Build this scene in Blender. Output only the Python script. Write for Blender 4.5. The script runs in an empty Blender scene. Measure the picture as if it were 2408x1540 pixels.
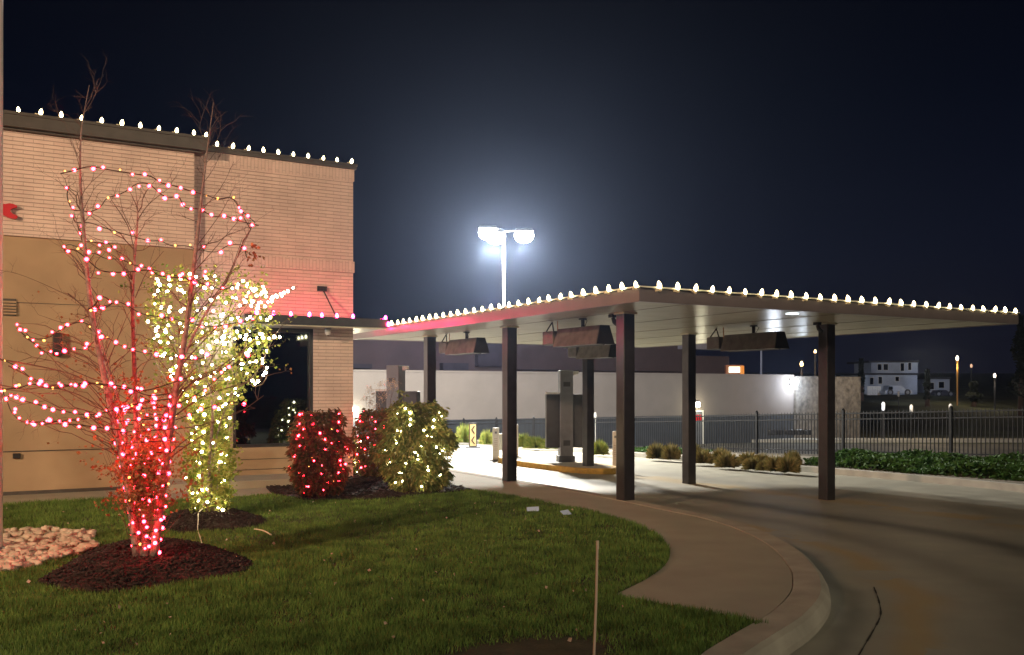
import bpy, bmesh, math, random
import numpy as np
from mathutils import Vector, Matrix
from mathutils.geometry import tessellate_polygon
R = math.radians
rnd = random.Random(7)
nr = np.random.RandomState(11)
sc = bpy.context.scene

# ------------------------------------------------------------------ camera
# world axes follow the buildings: +x along the facades, +y away from the viewer
TH = R(30.07); CT, ST = math.cos(TH), math.sin(TH)
F, CX, HY, EYE = 2200.0, 1204.0, 918.0, 1.70
cam_d = bpy.data.cameras.new('camera'); cam = bpy.data.objects.new('camera', cam_d)
sc.collection.objects.link(cam)
cam.location = (0, 0, EYE); cam.rotation_euler = (R(90), 0, -TH)
cam_d.sensor_width = 36; cam_d.lens = F/2408*36; cam_d.shift_y = (HY-770)/2408
cam_d.clip_end = 2000; cam_d.clip_start = .1
sc.camera = cam

# ------------------------------------------------------------------ world and render settings
w = bpy.data.worlds.new('World'); sc.world = w; w.use_nodes = True
nt = w.node_tree; nt.nodes.clear()
wo = nt.nodes.new('ShaderNodeOutputWorld'); bg = nt.nodes.new('ShaderNodeBackground')
tc = nt.nodes.new('ShaderNodeTexCoord'); sp = nt.nodes.new('ShaderNodeSeparateXYZ'); cr = nt.nodes.new('ShaderNodeValToRGB')
nt.links.new(tc.outputs['Generated'], sp.inputs[0]); nt.links.new(sp.outputs['Z'], cr.inputs[0])
e = cr.color_ramp.elements
e[0].position = 0.0; e[0].color = (.0058, .0056, .0120, 1)
e[1].position = .45; e[1].color = (.0005, .0006, .0018, 1)
m_ = e.new(.14); m_.color = (.0036, .0048, .0120, 1)
m_ = e.new(.28); m_.color = (.0012, .0020, .0062, 1)
nt.links.new(cr.outputs[0], bg.inputs[0]); bg.inputs[1].default_value = 1.0
nt.links.new(bg.outputs[0], wo.inputs[0])
sc.view_settings.view_transform = 'Standard'; sc.view_settings.look = 'None'
sc.view_settings.exposure = 0; sc.view_settings.gamma = 1
cy = sc.cycles
cy.use_denoising = True; cy.use_light_tree = True
cy.max_bounces = 6; cy.diffuse_bounces = 3; cy.glossy_bounces = 3; cy.transmission_bounces = 3
cy.volume_bounces = 0; cy.transparent_max_bounces = 6
cy.sample_clamp_indirect = 3; cy.sample_clamp_direct = 0
cy.caustics_reflective = False; cy.caustics_refractive = False

def lamp(name, kind, loc, power, col, radius=.1, aim=None, spot=120, blend=.6, parent=None):
    d = bpy.data.lights.new(name, kind); d.energy = power; d.color = col; d.shadow_soft_size = radius
    if kind == 'SPOT': d.spot_size = R(spot); d.spot_blend = blend
    o = bpy.data.objects.new(name, d); sc.collection.objects.link(o); o.location = loc
    if aim is not None: o.rotation_euler = (Vector(aim)-Vector(loc)).to_track_quat('-Z', 'Y').to_euler()
    if parent is not None: o.parent = parent
    return o
WARM = (1.0, .64, .39)
# the lot's own lamps behind the viewer, warm, high
lamp('parking_lot_light', 'SPOT', (-18, -1.5, 8.6), 30000, WARM, .35, aim=(2.6, 17, 4.0), spot=62, blend=1.0)
lamp('parking_lot_light', 'SPOT', (8, -14, 9.5), 5600, (1, .88, .66), .35, aim=(8, 9, 0), spot=95, blend=.9)

# ------------------------------------------------------------------ pixel -> place helpers
def cw(X, Y, z): return Vector((X*CT+Y*ST, -X*ST+Y*CT, z))
def atd(px, py, Y): return cw((px-CX)*Y/F, Y, EYE+(HY-py)*Y/F)
def at(px, py, z=0.0):
    Y = (EYE-z)*F/(py-HY); return cw((px-CX)*Y/F, Y, z)
def h_road(x, y):
    return -.15 - .025*max(0, x-9) - .006*max(0, y-12) - .006*max(0, y-24)
def ath(px, py, fn=h_road, off=0):
    z = -.2
    for _ in range(12):
        p = at(px, py, z); z = fn(p.x, p.y)+off
    return at(px, py, z)
def on_y(px, y0):      # place on the vertical plane y=y0 seen at column px -> x
    a = (px-CX)/F; return (a*CT+ST)/(CT-a*ST)*y0
def z_on_y(px, py, y0):
    a = (px-CX)/F; Y = y0/(CT-a*ST); return EYE+(HY-py)*Y/F

# ------------------------------------------------------------------ object helpers
C = sc.collection
class MB:
    def __init__(s): s.v = []; s.f = []
    def add(s, vs, fs):
        b = len(s.v); s.v += [tuple(p) for p in vs]; s.f += [tuple(i+b for i in q) for q in fs]; return s
    def box(s, x0, x1, y0, y1, z0, z1):
        return s.add([(x0,y0,z0),(x1,y0,z0),(x1,y1,z0),(x0,y1,z0),(x0,y0,z1),(x1,y0,z1),(x1,y1,z1),(x0,y1,z1)],
                     [(0,3,2,1),(4,5,6,7),(0,1,5,4),(1,2,6,5),(2,3,7,6),(3,0,4,7)])
    def hexa(s, b, t):      # bottom 4 pts, top 4 pts
        return s.add(list(b)+list(t), [(0,3,2,1),(4,5,6,7),(0,1,5,4),(1,2,6,5),(2,3,7,6),(3,0,4,7)])
    def tube(s, pts, rad, n=6, cap=True):
        pts = [Vector(p) for p in pts]
        if not hasattr(rad, '__len__'): rad = [rad]*len(pts)
        base = len(s.v); up = None
        for i, p in enumerate(pts):
            t = (pts[min(i+1, len(pts)-1)]-pts[max(i-1, 0)])
            t = t.normalized() if t.length > 1e-9 else Vector((0,0,1))
            if up is None:
                up = Vector((1,0,0)) if abs(t.x) < .8 else Vector((0,1,0))
            u = (up-t*up.dot(t))
            u = u.normalized() if u.length > 1e-6 else t.orthogonal().normalized()
            up = u; v = t.cross(u)
            for k in range(n):
                a = 2*math.pi*k/n; s.v.append(tuple(p+(u*math.cos(a)+v*math.sin(a))*rad[i]))
        for i in range(len(pts)-1):
            for k in range(n):
                a = base+i*n+k; b = base+i*n+(k+1)%n
                s.f.append((a, b, b+n, a+n))
        if cap:
            s.f.append(tuple(base+k for k in reversed(range(n))))
            s.f.append(tuple(base+(len(pts)-1)*n+k for k in range(n)))
        return s
    def slab(s, poly, z0, z1):
        P = [Vector((p[0], p[1], 0)) for p in poly]; n = len(P); b = len(s.v)
        area = sum(P[i].x*P[(i+1)%n].y-P[(i+1)%n].x*P[i].y for i in range(n))
        if area < 0: P.reverse()
        tris = tessellate_polygon([P])
        s.v += [(p.x, p.y, z1) for p in P]+[(p.x, p.y, z0) for p in P]
        for t in tris:
            a, c, d = t
            nz = (P[c]-P[a]).cross(P[d]-P[a]).z
            s.f.append((b+a, b+c, b+d) if nz > 0 else (b+a, b+d, b+c))
        for i in range(n):
            j = (i+1)%n; s.f.append((b+i, b+n+i, b+n+j, b+j))
        return s
    def lathe(s, prof, n=12, c=(0,0,0)):
        b = len(s.v)
        for r, z in prof:
            for k in range(n):
                a = 2*math.pi*k/n; s.v.append((c[0]+r*math.cos(a), c[1]+r*math.sin(a), c[2]+z))
        for i in range(len(prof)-1):
            for k in range(n):
                a = b+i*n+k; d = b+i*n+(k+1)%n; s.f.append((a, d, d+n, a+n))
        s.f.append(tuple(b+k for k in reversed(range(n)))); s.f.append(tuple(b+(len(prof)-1)*n+k for k in range(n)))
        return s
    def mesh(s, name, mat, smooth=False):
        m = bpy.data.meshes.new(name); m.from_pydata(s.v, [], s.f)
        if mat: m.materials.append(mat)
        if smooth: m.polygons.foreach_set('use_smooth', [True]*len(m.polygons))
        m.update(); return m
    def build(s, name, mat, parent=None, smooth=False, bevel=0):
        o = bpy.data.objects.new(name, s.mesh(name, mat, smooth)); C.objects.link(o)
        if parent is not None:
            o.parent = parent; o.location = -Vector(parent.location)   # verts are given in world space
        if bevel:
            b = o.modifiers.new('bevel', 'BEVEL'); b.width = bevel; b.segments = 2; b.limit_method = 'ANGLE'
        return o
def tag(o, label=None, cat=None, group=None, kind=None):
    if label: o['label'] = label
    if cat: o['category'] = cat
    if group: o['group'] = group
    if kind: o['kind'] = kind
    return o
def thing(name, loc, label, cat, group=None):
    o = bpy.data.objects.new(name, None); C.objects.link(o); o.location = loc; o.empty_display_size = .2
    return tag(o, label, cat, group)
def link_mesh(name, me, parent, loc, rot=(0,0,0), scale=1.0):
    o = bpy.data.objects.new(name, me); C.objects.link(o); o.parent = parent
    o.location = Vector(loc)-Vector(parent.location); o.rotation_euler = rot; o.scale = (scale,)*3
    return o
def smooth_poly(pts, n=6, closed=False):
    P = [Vector(p) for p in pts]; out = []
    N = len(P)
    for i in range(N if closed else N-1):
        p0 = P[(i-1)%N] if closed or i > 0 else P[0]*2-P[1]
        p1 = P[i]; p2 = P[(i+1)%N]
        p3 = P[(i+2)%N] if closed or i+2 < N else P[-1]*2-P[-2]
        for k in range(n):
            t = k/n
            out.append(.5*((2*p1)+(-p0+p2)*t+(2*p0-5*p1+4*p2-p3)*t*t+(-p0+3*p1-3*p2+p3)*t**3))
    if not closed: out.append(P[-1])
    return out

# ------------------------------------------------------------------ materials
def mat(name, col, rough=.7, metal=0, spec=.4, noise=None, noise_amt=.25, bump=0, bump_scale=40, emis=None, estr=0, coat=0):
    m = bpy.data.materials.new(name); m.use_nodes = True; t = m.node_tree; b = t.nodes['Principled BSDF']
    b.inputs['Base Color'].default_value = (*col, 1); b.inputs['Roughness'].default_value = rough
    b.inputs['Metallic'].default_value = metal; b.inputs['Specular IOR Level'].default_value = spec
    b.inputs['Coat Weight'].default_value = coat; b.inputs['Coat Roughness'].default_value = .28
    g = t.nodes.new('ShaderNodeNewGeometry')
    if noise:
        n = t.nodes.new('ShaderNodeTexNoise'); n.inputs['Scale'].default_value = noise; n.inputs['Detail'].default_value = 6
        t.links.new(g.outputs['Position'], n.inputs['Vector'])
        r = t.nodes.new('ShaderNodeMapRange'); r.inputs[1].default_value = .25; r.inputs[2].default_value = .75
        r.inputs[3].default_value = 1-noise_amt; r.inputs[4].default_value = 1+noise_amt
        t.links.new(n.outputs['Fac'], r.inputs[0])
        mx = t.nodes.new('ShaderNodeMix'); mx.data_type = 'RGBA'; mx.blend_type = 'MULTIPLY'; mx.inputs[0].default_value = 1
        mx.inputs[6].default_value = (*col, 1); t.links.new(r.outputs[0], mx.inputs[7])
        t.links.new(mx.outputs[2], b.inputs['Base Color'])
    if bump:
        n2 = t.nodes.new('ShaderNodeTexNoise'); n2.inputs['Scale'].default_value = bump_scale; n2.inputs['Detail'].default_value = 4
        t.links.new(g.outputs['Position'], n2.inputs['Vector'])
        bp = t.nodes.new('ShaderNodeBump'); bp.inputs['Strength'].default_value = bump; bp.inputs['Distance'].default_value = .02
        t.links.new(n2.outputs['Fac'], bp.inputs['Height']); t.links.new(bp.outputs[0], b.inputs['Normal'])
    if emis:
        b.inputs['Emission Color'].default_value = (*emis, 1); b.inputs['Emission Strength'].default_value = estr
    return m
def bulb_mat(name, core, rim, s_core, s_rim, bl=.45):
    # a frosted bulb: brightest through its middle, coloured shell at the rim
    m = bpy.data.materials.new(name); m.use_nodes = True; t = m.node_tree; t.nodes.clear()
    o = t.nodes.new('ShaderNodeOutputMaterial'); em = t.nodes.new('ShaderNodeEmission')
    lw = t.nodes.new('ShaderNodeLayerWeight'); lw.inputs[0].default_value = bl
    mx = t.nodes.new('ShaderNodeMix'); mx.data_type = 'RGBA'
    mx.inputs[6].default_value = tuple(c*s_core for c in core)+(1,); mx.inputs[7].default_value = tuple(c*s_rim for c in rim)+(1,)
    t.links.new(lw.outputs['Facing'], mx.inputs[0]); t.links.new(mx.outputs[2], em.inputs[0]); em.inputs[1].default_value = 1
    t.links.new(em.outputs[0], o.inputs[0]); return m
def brick_mat(name, c1, c2, mortar, vert=False, y_face=True):
    m = bpy.data.materials.new(name); m.use_nodes = True; t = m.node_tree; b = t.nodes['Principled BSDF']
    g = t.nodes.new('ShaderNodeNewGeometry'); s = t.nodes.new('ShaderNodeSeparateXYZ'); t.links.new(g.outputs['Position'], s.inputs[0])
    add = t.nodes.new('ShaderNodeMath'); add.operation = 'ADD'; t.links.new(s.outputs['X'], add.inputs[0]); t.links.new(s.outputs['Y'], add.inputs[1])
    cx = t.nodes.new('ShaderNodeCombineXYZ')
    if vert: t.links.new(s.outputs['Z'], cx.inputs[0]); t.links.new(add.outputs[0], cx.inputs[1])
    else: t.links.new(add.outputs[0], cx.inputs[0]); t.links.new(s.outputs['Z'], cx.inputs[1])
    br = t.nodes.new('ShaderNodeTexBrick'); t.links.new(cx.outputs[0], br.inputs['Vector'])
    br.inputs['Scale'].default_value = 1; br.inputs['Brick Width'].default_value = .30; br.inputs['Row Height'].default_value = .0655
    br.inputs['Mortar Size'].default_value = .0055; br.inputs['Mortar Smooth'].default_value = .35; br.inputs['Bias'].default_value = 0
    br.inputs['Color1'].default_value = (*c1, 1); br.inputs['Color2'].default_value = (*c2, 1); br.inputs['Mortar'].default_value = (*mortar, 1)
    n = t.nodes.new('ShaderNodeTexNoise'); n.inputs['Scale'].default_value = 1.6; n.inputs['Detail'].default_value = 6; t.links.new(g.outputs['Position'], n.inputs['Vector'])
    r = t.nodes.new('ShaderNodeMapRange'); r.inputs[1].default_value = .3; r.inputs[2].default_value = .7; r.inputs[3].default_value = .86; r.inputs[4].default_value = 1.1
    t.links.new(n.outputs['Fac'], r.inputs[0])
    mx = t.nodes.new('ShaderNodeMix'); mx.data_type = 'RGBA'; mx.blend_type = 'MULTIPLY'; mx.inputs[0].default_value = 1
    fr = t.nodes.new('ShaderNodeMath'); fr.operation = 'FRACT'; dv = t.nodes.new('ShaderNodeMath'); dv.operation = 'DIVIDE'; dv.inputs[1].default_value = .0655
    t.links.new(s.outputs['Z'], dv.inputs[0]); t.links.new(dv.outputs[0], fr.inputs[0])
    lt = t.nodes.new('ShaderNodeMath'); lt.operation = 'LESS_THAN'; lt.inputs[1].default_value = .15; t.links.new(fr.outputs[0], lt.inputs[0])
    rk = t.nodes.new('ShaderNodeMapRange'); rk.inputs[3].default_value = 1; rk.inputs[4].default_value = .66 if not vert else .95; t.links.new(lt.outputs[0], rk.inputs[0])  # shadow line along each course, painted into the brick colour
    mk = t.nodes.new('ShaderNodeMath'); mk.operation = 'MULTIPLY'; t.links.new(r.outputs[0], mk.inputs[0]); t.links.new(rk.outputs[0], mk.inputs[1])
    t.links.new(br.outputs['Color'], mx.inputs[6]); t.links.new(mk.outputs[0], mx.inputs[7]); t.links.new(mx.outputs[2], b.inputs['Base Color'])
    bp = t.nodes.new('ShaderNodeBump'); bp.inputs['Strength'].default_value = .8; bp.inputs['Distance'].default_value = .008; bp.invert = True
    t.links.new(br.outputs['Fac'], bp.inputs['Height']); t.links.new(bp.outputs[0], b.inputs['Normal'])
    b.inputs['Roughness'].default_value = .75; return m
M = {}
M['brick'] = brick_mat('painted_brick', (.67,.54,.475), (.61,.49,.43), (.47,.38,.33))
M['brick_v'] = brick_mat('soldier_brick', (.67,.54,.475), (.61,.49,.43), (.47,.38,.33), vert=True)
M['stucco'] = mat('tan_stucco', (.36,.265,.165), .85, noise=1.1, noise_amt=.2, bump=.25, bump_scale=160)
M['bronze'] = mat('bronze_metal', (.030,.027,.028), .32, .3, noise=8, noise_amt=.3, coat=.5)
M['parapet'] = mat('parapet_metal', (.075,.068,.06), .45, .2, noise=5, noise_amt=.2)
M['fascia'] = mat('canopy_fascia', (.20,.17,.165), .30, .35, noise=3, noise_amt=.12)
M['soffit'] = mat('soffit_metal', (.78,.76,.60), .24, .05, noise=2.5, noise_amt=.08, bump=.10, bump_scale=2)
M['conc'] = mat('sidewalk_concrete', (.33,.305,.235), .85, noise=1.3, noise_amt=.14, bump=.35, bump_scale=120)
M['kerb'] = mat('kerb_concrete', (.36,.325,.26), .85, noise=3, noise_amt=.22, bump=.35, bump_scale=90)
M['mulch'] = mat('bark_mulch', (.026,.016,.013), .95, noise=35, noise_amt=.6, bump=1, bump_scale=50)
M['soil'] = mat('lawn_soil', (.045,.045,.02), .95, noise=6, noise_amt=.4, bump=.6, bump_scale=40)
M['trunk'] = mat('birch_bark', (.21,.16,.14), .8, noise=28, noise_amt=.55, bump=.6, bump_scale=60)
M['twig'] = mat('twig_bark', (.09,.055,.04), .8, noise=12, noise_amt=.3)
M['wire'] = mat('green_wire', (.012,.016,.012), .5)
M['dark'] = mat('black_plastic', (.015,.014,.015), .5, noise=10, noise_amt=.3)
M['grey'] = mat('grey_painted_metal', (.20,.21,.235), .4, .2, noise=6, noise_amt=.12)
M['dkgrey'] = mat('charcoal_metal', (.075,.08,.09), .42, .2, noise=6, noise_amt=.15)
M['white'] = mat('white_paint', (.72,.70,.66), .55, noise=6, noise_amt=.08)
M['yellow'] = mat('yellow_kerb_paint', (.50,.30,.055), .7, noise=9, noise_amt=.3)
M['chevron'] = mat('chevron_tan', (.62,.43,.20), .5, noise=9, noise_amt=.1)
M['glass'] = mat('dark_window_glass', (.13,.15,.16), .03, 1, .8)
M['red'] = mat('red_sign', (.50,.012,.02), .4)
M['wallw'] = mat('pale_stucco_far', (.23,.20,.185), .85, noise=1.1, noise_amt=.07)
M['maroon'] = mat('maroon_siding', (.085,.062,.066), .8, noise=.5, noise_amt=.2)
M['stone'] = mat('rough_stone', (.17,.155,.14), .9, noise=3.5, noise_amt=.55, bump=1, bump_scale=5)
M['heater'] = mat('heater_steel', (.13,.12,.115), .45, .3, noise=7, noise_amt=.35)
M['rock'] = mat('river_rock', (.46,.41,.32), .8, noise=7, noise_amt=.45, bump=.3, bump_scale=30)
M['w_bulb'] = bulb_mat('warm_white_bulb', (1,.86,.50), (1,.62,.18), 32, 5, .62)
M['r_bulb'] = bulb_mat('red_bulb', (1,.026,.034), (1,.003,.03), 72, 36, .62)
M['s_bulb'] = bulb_mat('small_white_bulb', (1,.88,.55), (1,.74,.30), 85, 22, .5)
M['a_bulb'] = bulb_mat('amber_bulb', (1,.45,.10), (1,.18,.03), 7, 2)
M['p_bulb'] = bulb_mat('pink_red_bulb', (1,.020,.12), (1,.010,.16), 190, 120)
def leaf_mat(name, c1, c2, trans=.25):
    m = bpy.data.materials.new(name); m.use_nodes = True; t = m.node_tree; b = t.nodes['Principled BSDF']
    g = t.nodes.new('ShaderNodeNewGeometry'); r = t.nodes.new('ShaderNodeValToRGB')
    t.links.new(g.outputs['Random Per Island'], r.inputs[0])
    r.color_ramp.elements[0].color = (*c1, 1); r.color_ramp.elements[1].color = (*c2, 1)
    t.links.new(r.outputs[0], b.inputs['Base Color']); b.inputs['Roughness'].default_value = .65; b.inputs['Specular IOR Level'].default_value = .2
    tr = t.nodes.new('ShaderNodeBsdfTranslucent'); t.links.new(r.outputs[0], tr.inputs[0])
    mx = t.nodes.new('ShaderNodeMixShader'); mx.inputs[0].default_value = trans
    t.links.new(b.outputs[0], mx.inputs[1]); t.links.new(tr.outputs[0], mx.inputs[2])
    t.links.new(mx.outputs[0], t.nodes['Material Output'].inputs[0]); return m
M['leaf_shrub'] = leaf_mat('shrub_leaf', (.09,.13,.03), (.30,.26,.09))
M['leaf_tree'] = leaf_mat('tree_leaf', (.12,.19,.025), (.36,.34,.09))
M['leaf_birch'] = leaf_mat('birch_leaf', (.20,.075,.03), (.30,.17,.07))
M['leaf_red'] = leaf_mat('red_shrub_leaf', (.06,.07,.02), (.20,.10,.05))
M['leaf_cover'] = leaf_mat('cover_leaf', (.02,.055,.010), (.065,.13,.028))
M['straw'] = leaf_mat('straw_blade', (.10,.11,.03), (.34,.26,.11))
M['gblade'] = leaf_mat('grass_blade', (.072,.155,.026), (.17,.25,.06), .15)
def mottle(m, scale, lo, hi):
    t = m.node_tree; b = t.nodes['Principled BSDF']; src = b.inputs['Base Color'].links[0].from_socket
    g = t.nodes.new('ShaderNodeNewGeometry'); n = t.nodes.new('ShaderNodeTexNoise'); n.inputs['Scale'].default_value = scale; n.inputs['Detail'].default_value = 5
    t.links.new(g.outputs['Position'], n.inputs['Vector']); r = t.nodes.new('ShaderNodeMapRange'); r.inputs[1].default_value = .35; r.inputs[2].default_value = .65; r.inputs[3].default_value = lo; r.inputs[4].default_value = hi
    t.links.new(n.outputs['Fac'], r.inputs[0]); mx = t.nodes.new('ShaderNodeMix'); mx.data_type = 'RGBA'; mx.blend_type = 'MULTIPLY'; mx.inputs[0].default_value = 1
    t.links.new(src, mx.inputs[6]); t.links.new(r.outputs[0], mx.inputs[7]); t.links.new(mx.outputs[2], b.inputs['Base Color'])
mottle(M['gblade'], 3.2, .55, 1.25)
M['dried'] = leaf_mat('dried_flower', (.40,.28,.20), (.60,.46,.36))

# road: concrete with tyre tracks that follow the lane round the bend
def road_mat():
    m = bpy.data.materials.new('drive_concrete'); m.use_nodes = True; t = m.node_tree; b = t.nodes['Principled BSDF']; L = t.links.new
    g = t.nodes.new('ShaderNodeNewGeometry'); s = t.nodes.new('ShaderNodeSeparateXYZ'); L(g.outputs['Position'], s.inputs[0])
    def mth(op, a, bb=None):
        n = t.nodes.new('ShaderNodeMath'); n.operation = op
        for i, v in enumerate((a, bb)):
            if v is None: continue
            if isinstance(v, (int, float)): n.inputs[i].default_value = v
            else: L(v, n.inputs[i])
        return n.outputs[0]
    dx = mth('SUBTRACT', s.outputs['X'], 2.6); dy = mth('MINIMUM', mth('SUBTRACT', s.outputs['Y'], 10), 0)
    rad = mth('SQRT', mth('ADD', mth('MULTIPLY', dx, dx), mth('MULTIPLY', dy, dy)))
    n0 = t.nodes.new('ShaderNodeTexNoise'); n0.inputs['Scale'].default_value = .5; n0.inputs['Detail'].default_value = 3; L(g.outputs['Position'], n0.inputs['Vector'])
    r2 = mth('ADD', rad, mth('MULTIPLY', n0.outputs['Fac'], .8))
    def band(c, wd, amt):
        d = mth('DIVIDE', mth('SUBTRACT', r2, c), wd); return mth('MULTIPLY', mth('POWER', 2.718, mth('MULTIPLY', mth('MULTIPLY', d, d), -1)), amt)
    dark = mth('ADD', mth('ADD', band(7.75, .3, .32), band(9.2, .36, .64)), mth('ADD', band(12.2, .5, .22), band(6.45, .10, .35)))
    n1 = t.nodes.new('ShaderNodeTexNoise'); n1.inputs['Scale'].default_value = 2.2; n1.inputs['Detail'].default_value = 8; L(g.outputs['Position'], n1.inputs['Vector'])
    mot = t.nodes.new('ShaderNodeMapRange'); L(n1.outputs['Fac'], mot.inputs[0]); mot.inputs[1].default_value = .3; mot.inputs[2].default_value = .7; mot.inputs[3].default_value = .82; mot.inputs[4].default_value = 1.15
    val = mth('MULTIPLY', mth('SUBTRACT', 1, dark), mot.outputs[0])
    mx = t.nodes.new('ShaderNodeMix'); mx.data_type = 'RGBA'; mx.blend_type = 'MULTIPLY'; mx.inputs[0].default_value = 1
    mx.inputs[6].default_value = (.27,.255,.205,1); L(val, mx.inputs[7])
    # worn yellow lane paint, scrubbed away in patches
    n2 = t.nodes.new('ShaderNodeTexNoise'); n2.inputs['Scale'].default_value = .9; n2.inputs['Detail'].default_value = 4; L(g.outputs['Position'], n2.inputs['Vector'])
    yb = mth('ADD', band(6.95, .17, .48), band(11.2, .42, .5))
    yf = mth('MULTIPLY', yb, mth('GREATER_THAN', n2.outputs['Fac'], .44))
    my = t.nodes.new('ShaderNodeMix'); my.data_type = 'RGBA'; L(yf, my.inputs[0]); L(mx.outputs[2], my.inputs[6]); my.inputs[7].default_value = (.36,.22,.03,1)
    L(my.outputs[2], b.inputs['Base Color'])
    rr = t.nodes.new('ShaderNodeMapRange'); L(n1.outputs['Fac'], rr.inputs[0]); rr.inputs[3].default_value = .42; rr.inputs[4].default_value = .75; L(rr.outputs[0], b.inputs['Roughness'])
    bp = t.nodes.new('ShaderNodeBump'); bp.inputs['Strength'].default_value = .25; bp.inputs['Distance'].default_value = .01
    n3 = t.nodes.new('ShaderNodeTexNoise'); n3.inputs['Scale'].default_value = 60; L(g.outputs['Position'], n3.inputs['Vector']); L(n3.outputs['Fac'], bp.inputs['Height']); L(bp.outputs[0], b.inputs['Normal'])
    return m
M['road'] = road_mat()
def terrain_mat():
    m = mat('rough_ground', (.07,.075,.04), .95, noise=.25, noise_amt=.6, bump=.5, bump_scale=4); return m
M['terr'] = terrain_mat()

# ================================================================== SETTING
def zf(y): return -.06-.037*(max(4, min(y, 50))-14.9)      # ground level along the fence
def terr(x, y):
    Y = x*ST+y*CT
    base = h_road(min(x, 19), max(min(y, 45), -10))-.30
    if x > 19:
        t_ = min(1, max(0, (x-22.3)/5)); base = (zf(y)-.06)*(1-t_)+(-1.7)*t_ if x > 21 else min(base, zf(y)-.12)
    if y > 42: base = base+(min(-1.7, base)-base)*min(1, (y-42)/2)
    if Y > 82: base = base+(max(0, min(1, (Y-82)/36))**1.2)*2.95
    if Y > 120: base += (Y-120)*.022
    return base
def grid_obj(name, xs, ys, fn, material):
    v = [(x, y, fn(x, y)) for y in ys for x in xs]; n = len(xs)
    f = [(j*n+i, j*n+i+1, (j+1)*n+i+1, (j+1)*n+i) for j in range(len(ys)-1) for i in range(n-1)]
    b = MB(); b.v = v; b.f = f; return b.build(name, material, smooth=True)
xs = [-400,-200,-100,-50,-20]+[i for i in range(-10, 60, 1)]+[i for i in range(60, 160, 4)]+[160,200,260,340,500,800]
ys = [-400,-200,-100,-50,-20]+[i for i in range(-10, 60, 1)]+[i for i in range(60, 180, 4)]+[180,240,320,500,800]
tag(grid_obj('ground', xs, ys, terr, M['terr']), kind='structure')
tag(grid_obj('road', [-16+.5*i for i in range(0, 71)], [-12+.5*i for i in range(0, 117)], h_road, M['road']), kind='structure')

# sidewalk, kerb and lawn outlines
kerb_px = [(1700,1600),(1760,1548),(1830,1500),(1905,1450),(1945,1400),(1944,1362),(1930,1335),(1880,1287),(1800,1247),(1700,1216),(1600,1196)]
kerb = [(-9,3.9),(-3,3.8),(1,3.75),(2.6,3.85)]+[tuple(at(*p).xy) for p in kerb_px]
kerb += [(9.02, 12.2), (9.06, 14.5), (9.06, 18), (9.06, 24), (9.06, 30)]
K = smooth_poly([(x, y, 0) for x, y in kerb], 6)
def offset(P, d):
    out = []
    for i, p in enumerate(P):
        t = (P[min(i+1, len(P)-1)]-P[max(i-1, 0)]); t.z = 0; t.normalize()
        out.append(Vector((p.x-t.y*d, p.y+t.x*d, p.z)))
    return out
Kin = offset(K, .30)
b = MB()
for i in range(len(K)-1):       # kerb: battered face, rolled edge, top, with a drop to the road
    prof = []
    for P in (i, i+1):
        o_, n_ = K[P], Kin[P]; d = (n_-o_); d.normalize()
        prof.append([Vector((o_.x-d.x*.03, o_.y-d.y*.03, -.42)), Vector((o_.x-d.x*.02, o_.y-d.y*.02, -.10)), Vector((o_.x+d.x*.02, o_.y+d.y*.02, -.022)), Vector((o_.x+d.x*.06, o_.y+d.y*.06, .001)), Vector((n_.x-d.x*.012, n_.y-d.y*.012, .002)), Vector((n_.x, n_.y, -.02)), Vector((n_.x, n_.y, -.42))])
    base = len(b.v); b.v += [tuple(q) for q in prof[0]]+[tuple(q) for q in prof[1]]
    for k in range(6): b.f.append((base+k, base+7+k, base+8+k, base+1+k))
tag(b.build('kerb', M['kerb'], smooth=False), kind='structure')
lawn_edge = [(1110,1151),(1200,1163),(1300,1183),(1400,1203),(1500,1233),(1553,1262),(1574,1293),(1566,1325),(1522,1359),(1446,1397)]
LE = smooth_poly([at(*p) for p in lawn_edge], 5)
LE2 = smooth_poly([at(*p) for p in [(1446,1397),(1560,1418),(1690,1443),(1812,1466)]], 3)
# sidewalk slab between the lawn and the kerb
i0 = min(range(len(Kin)), key=lambda i: (Kin[i]-LE2[-1]).length)
side = [(p.x, p.y) for p in Kin[i0:]]
side = [(p.x-.0, p.y) for p in Kin[i0:]] + [(6.9, 30), (6.9, 17.0)] + [tuple(at(1010,1128).xy)] + [(p.x, p.y) for p in LE] + [(p.x, p.y) for p in LE2[1:-1]]
tag(MB().slab(side, -.4, -.004).build('sidewalk', M['conc']), kind='structure')
# wall-side pavement and the stoop under the window
tag(MB().slab([(-12,16.1),(2.45,16.0),(2.45,15.25),tuple(at(640,1161).xy),tuple(at(612,1132).xy),(5.3,17.6),(-12,17.6)], -.35, -.006).build('pavement', M['conc']), kind='structure')
st = MB().slab([(2.7,17.6),(2.7,16.35),(5.2,16.35),(5.2,17.6)], -.2, .13).build('stoop', M['conc'], bevel=.012); tag(st, kind='structure')
lawn_poly = [(-12,16.09),(2.44,15.98),(2.44,15.24)]+[tuple(at(*p).xy) for p in [(640,1162),(735,1177),(870,1175),(1000,1163)]]+[(p.x, p.y) for p in LE]+[(p.x, p.y) for p in LE2[1:]]
lawn_poly += [(p.x, p.y) for p in reversed(Kin[:i0])]+[(-12,4.2)]
def lawn_h(x, y): return 0.0
tag(MB().slab(lawn_poly, -.4, -.010).build('lawn', M['soil']), kind='structure')
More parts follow.
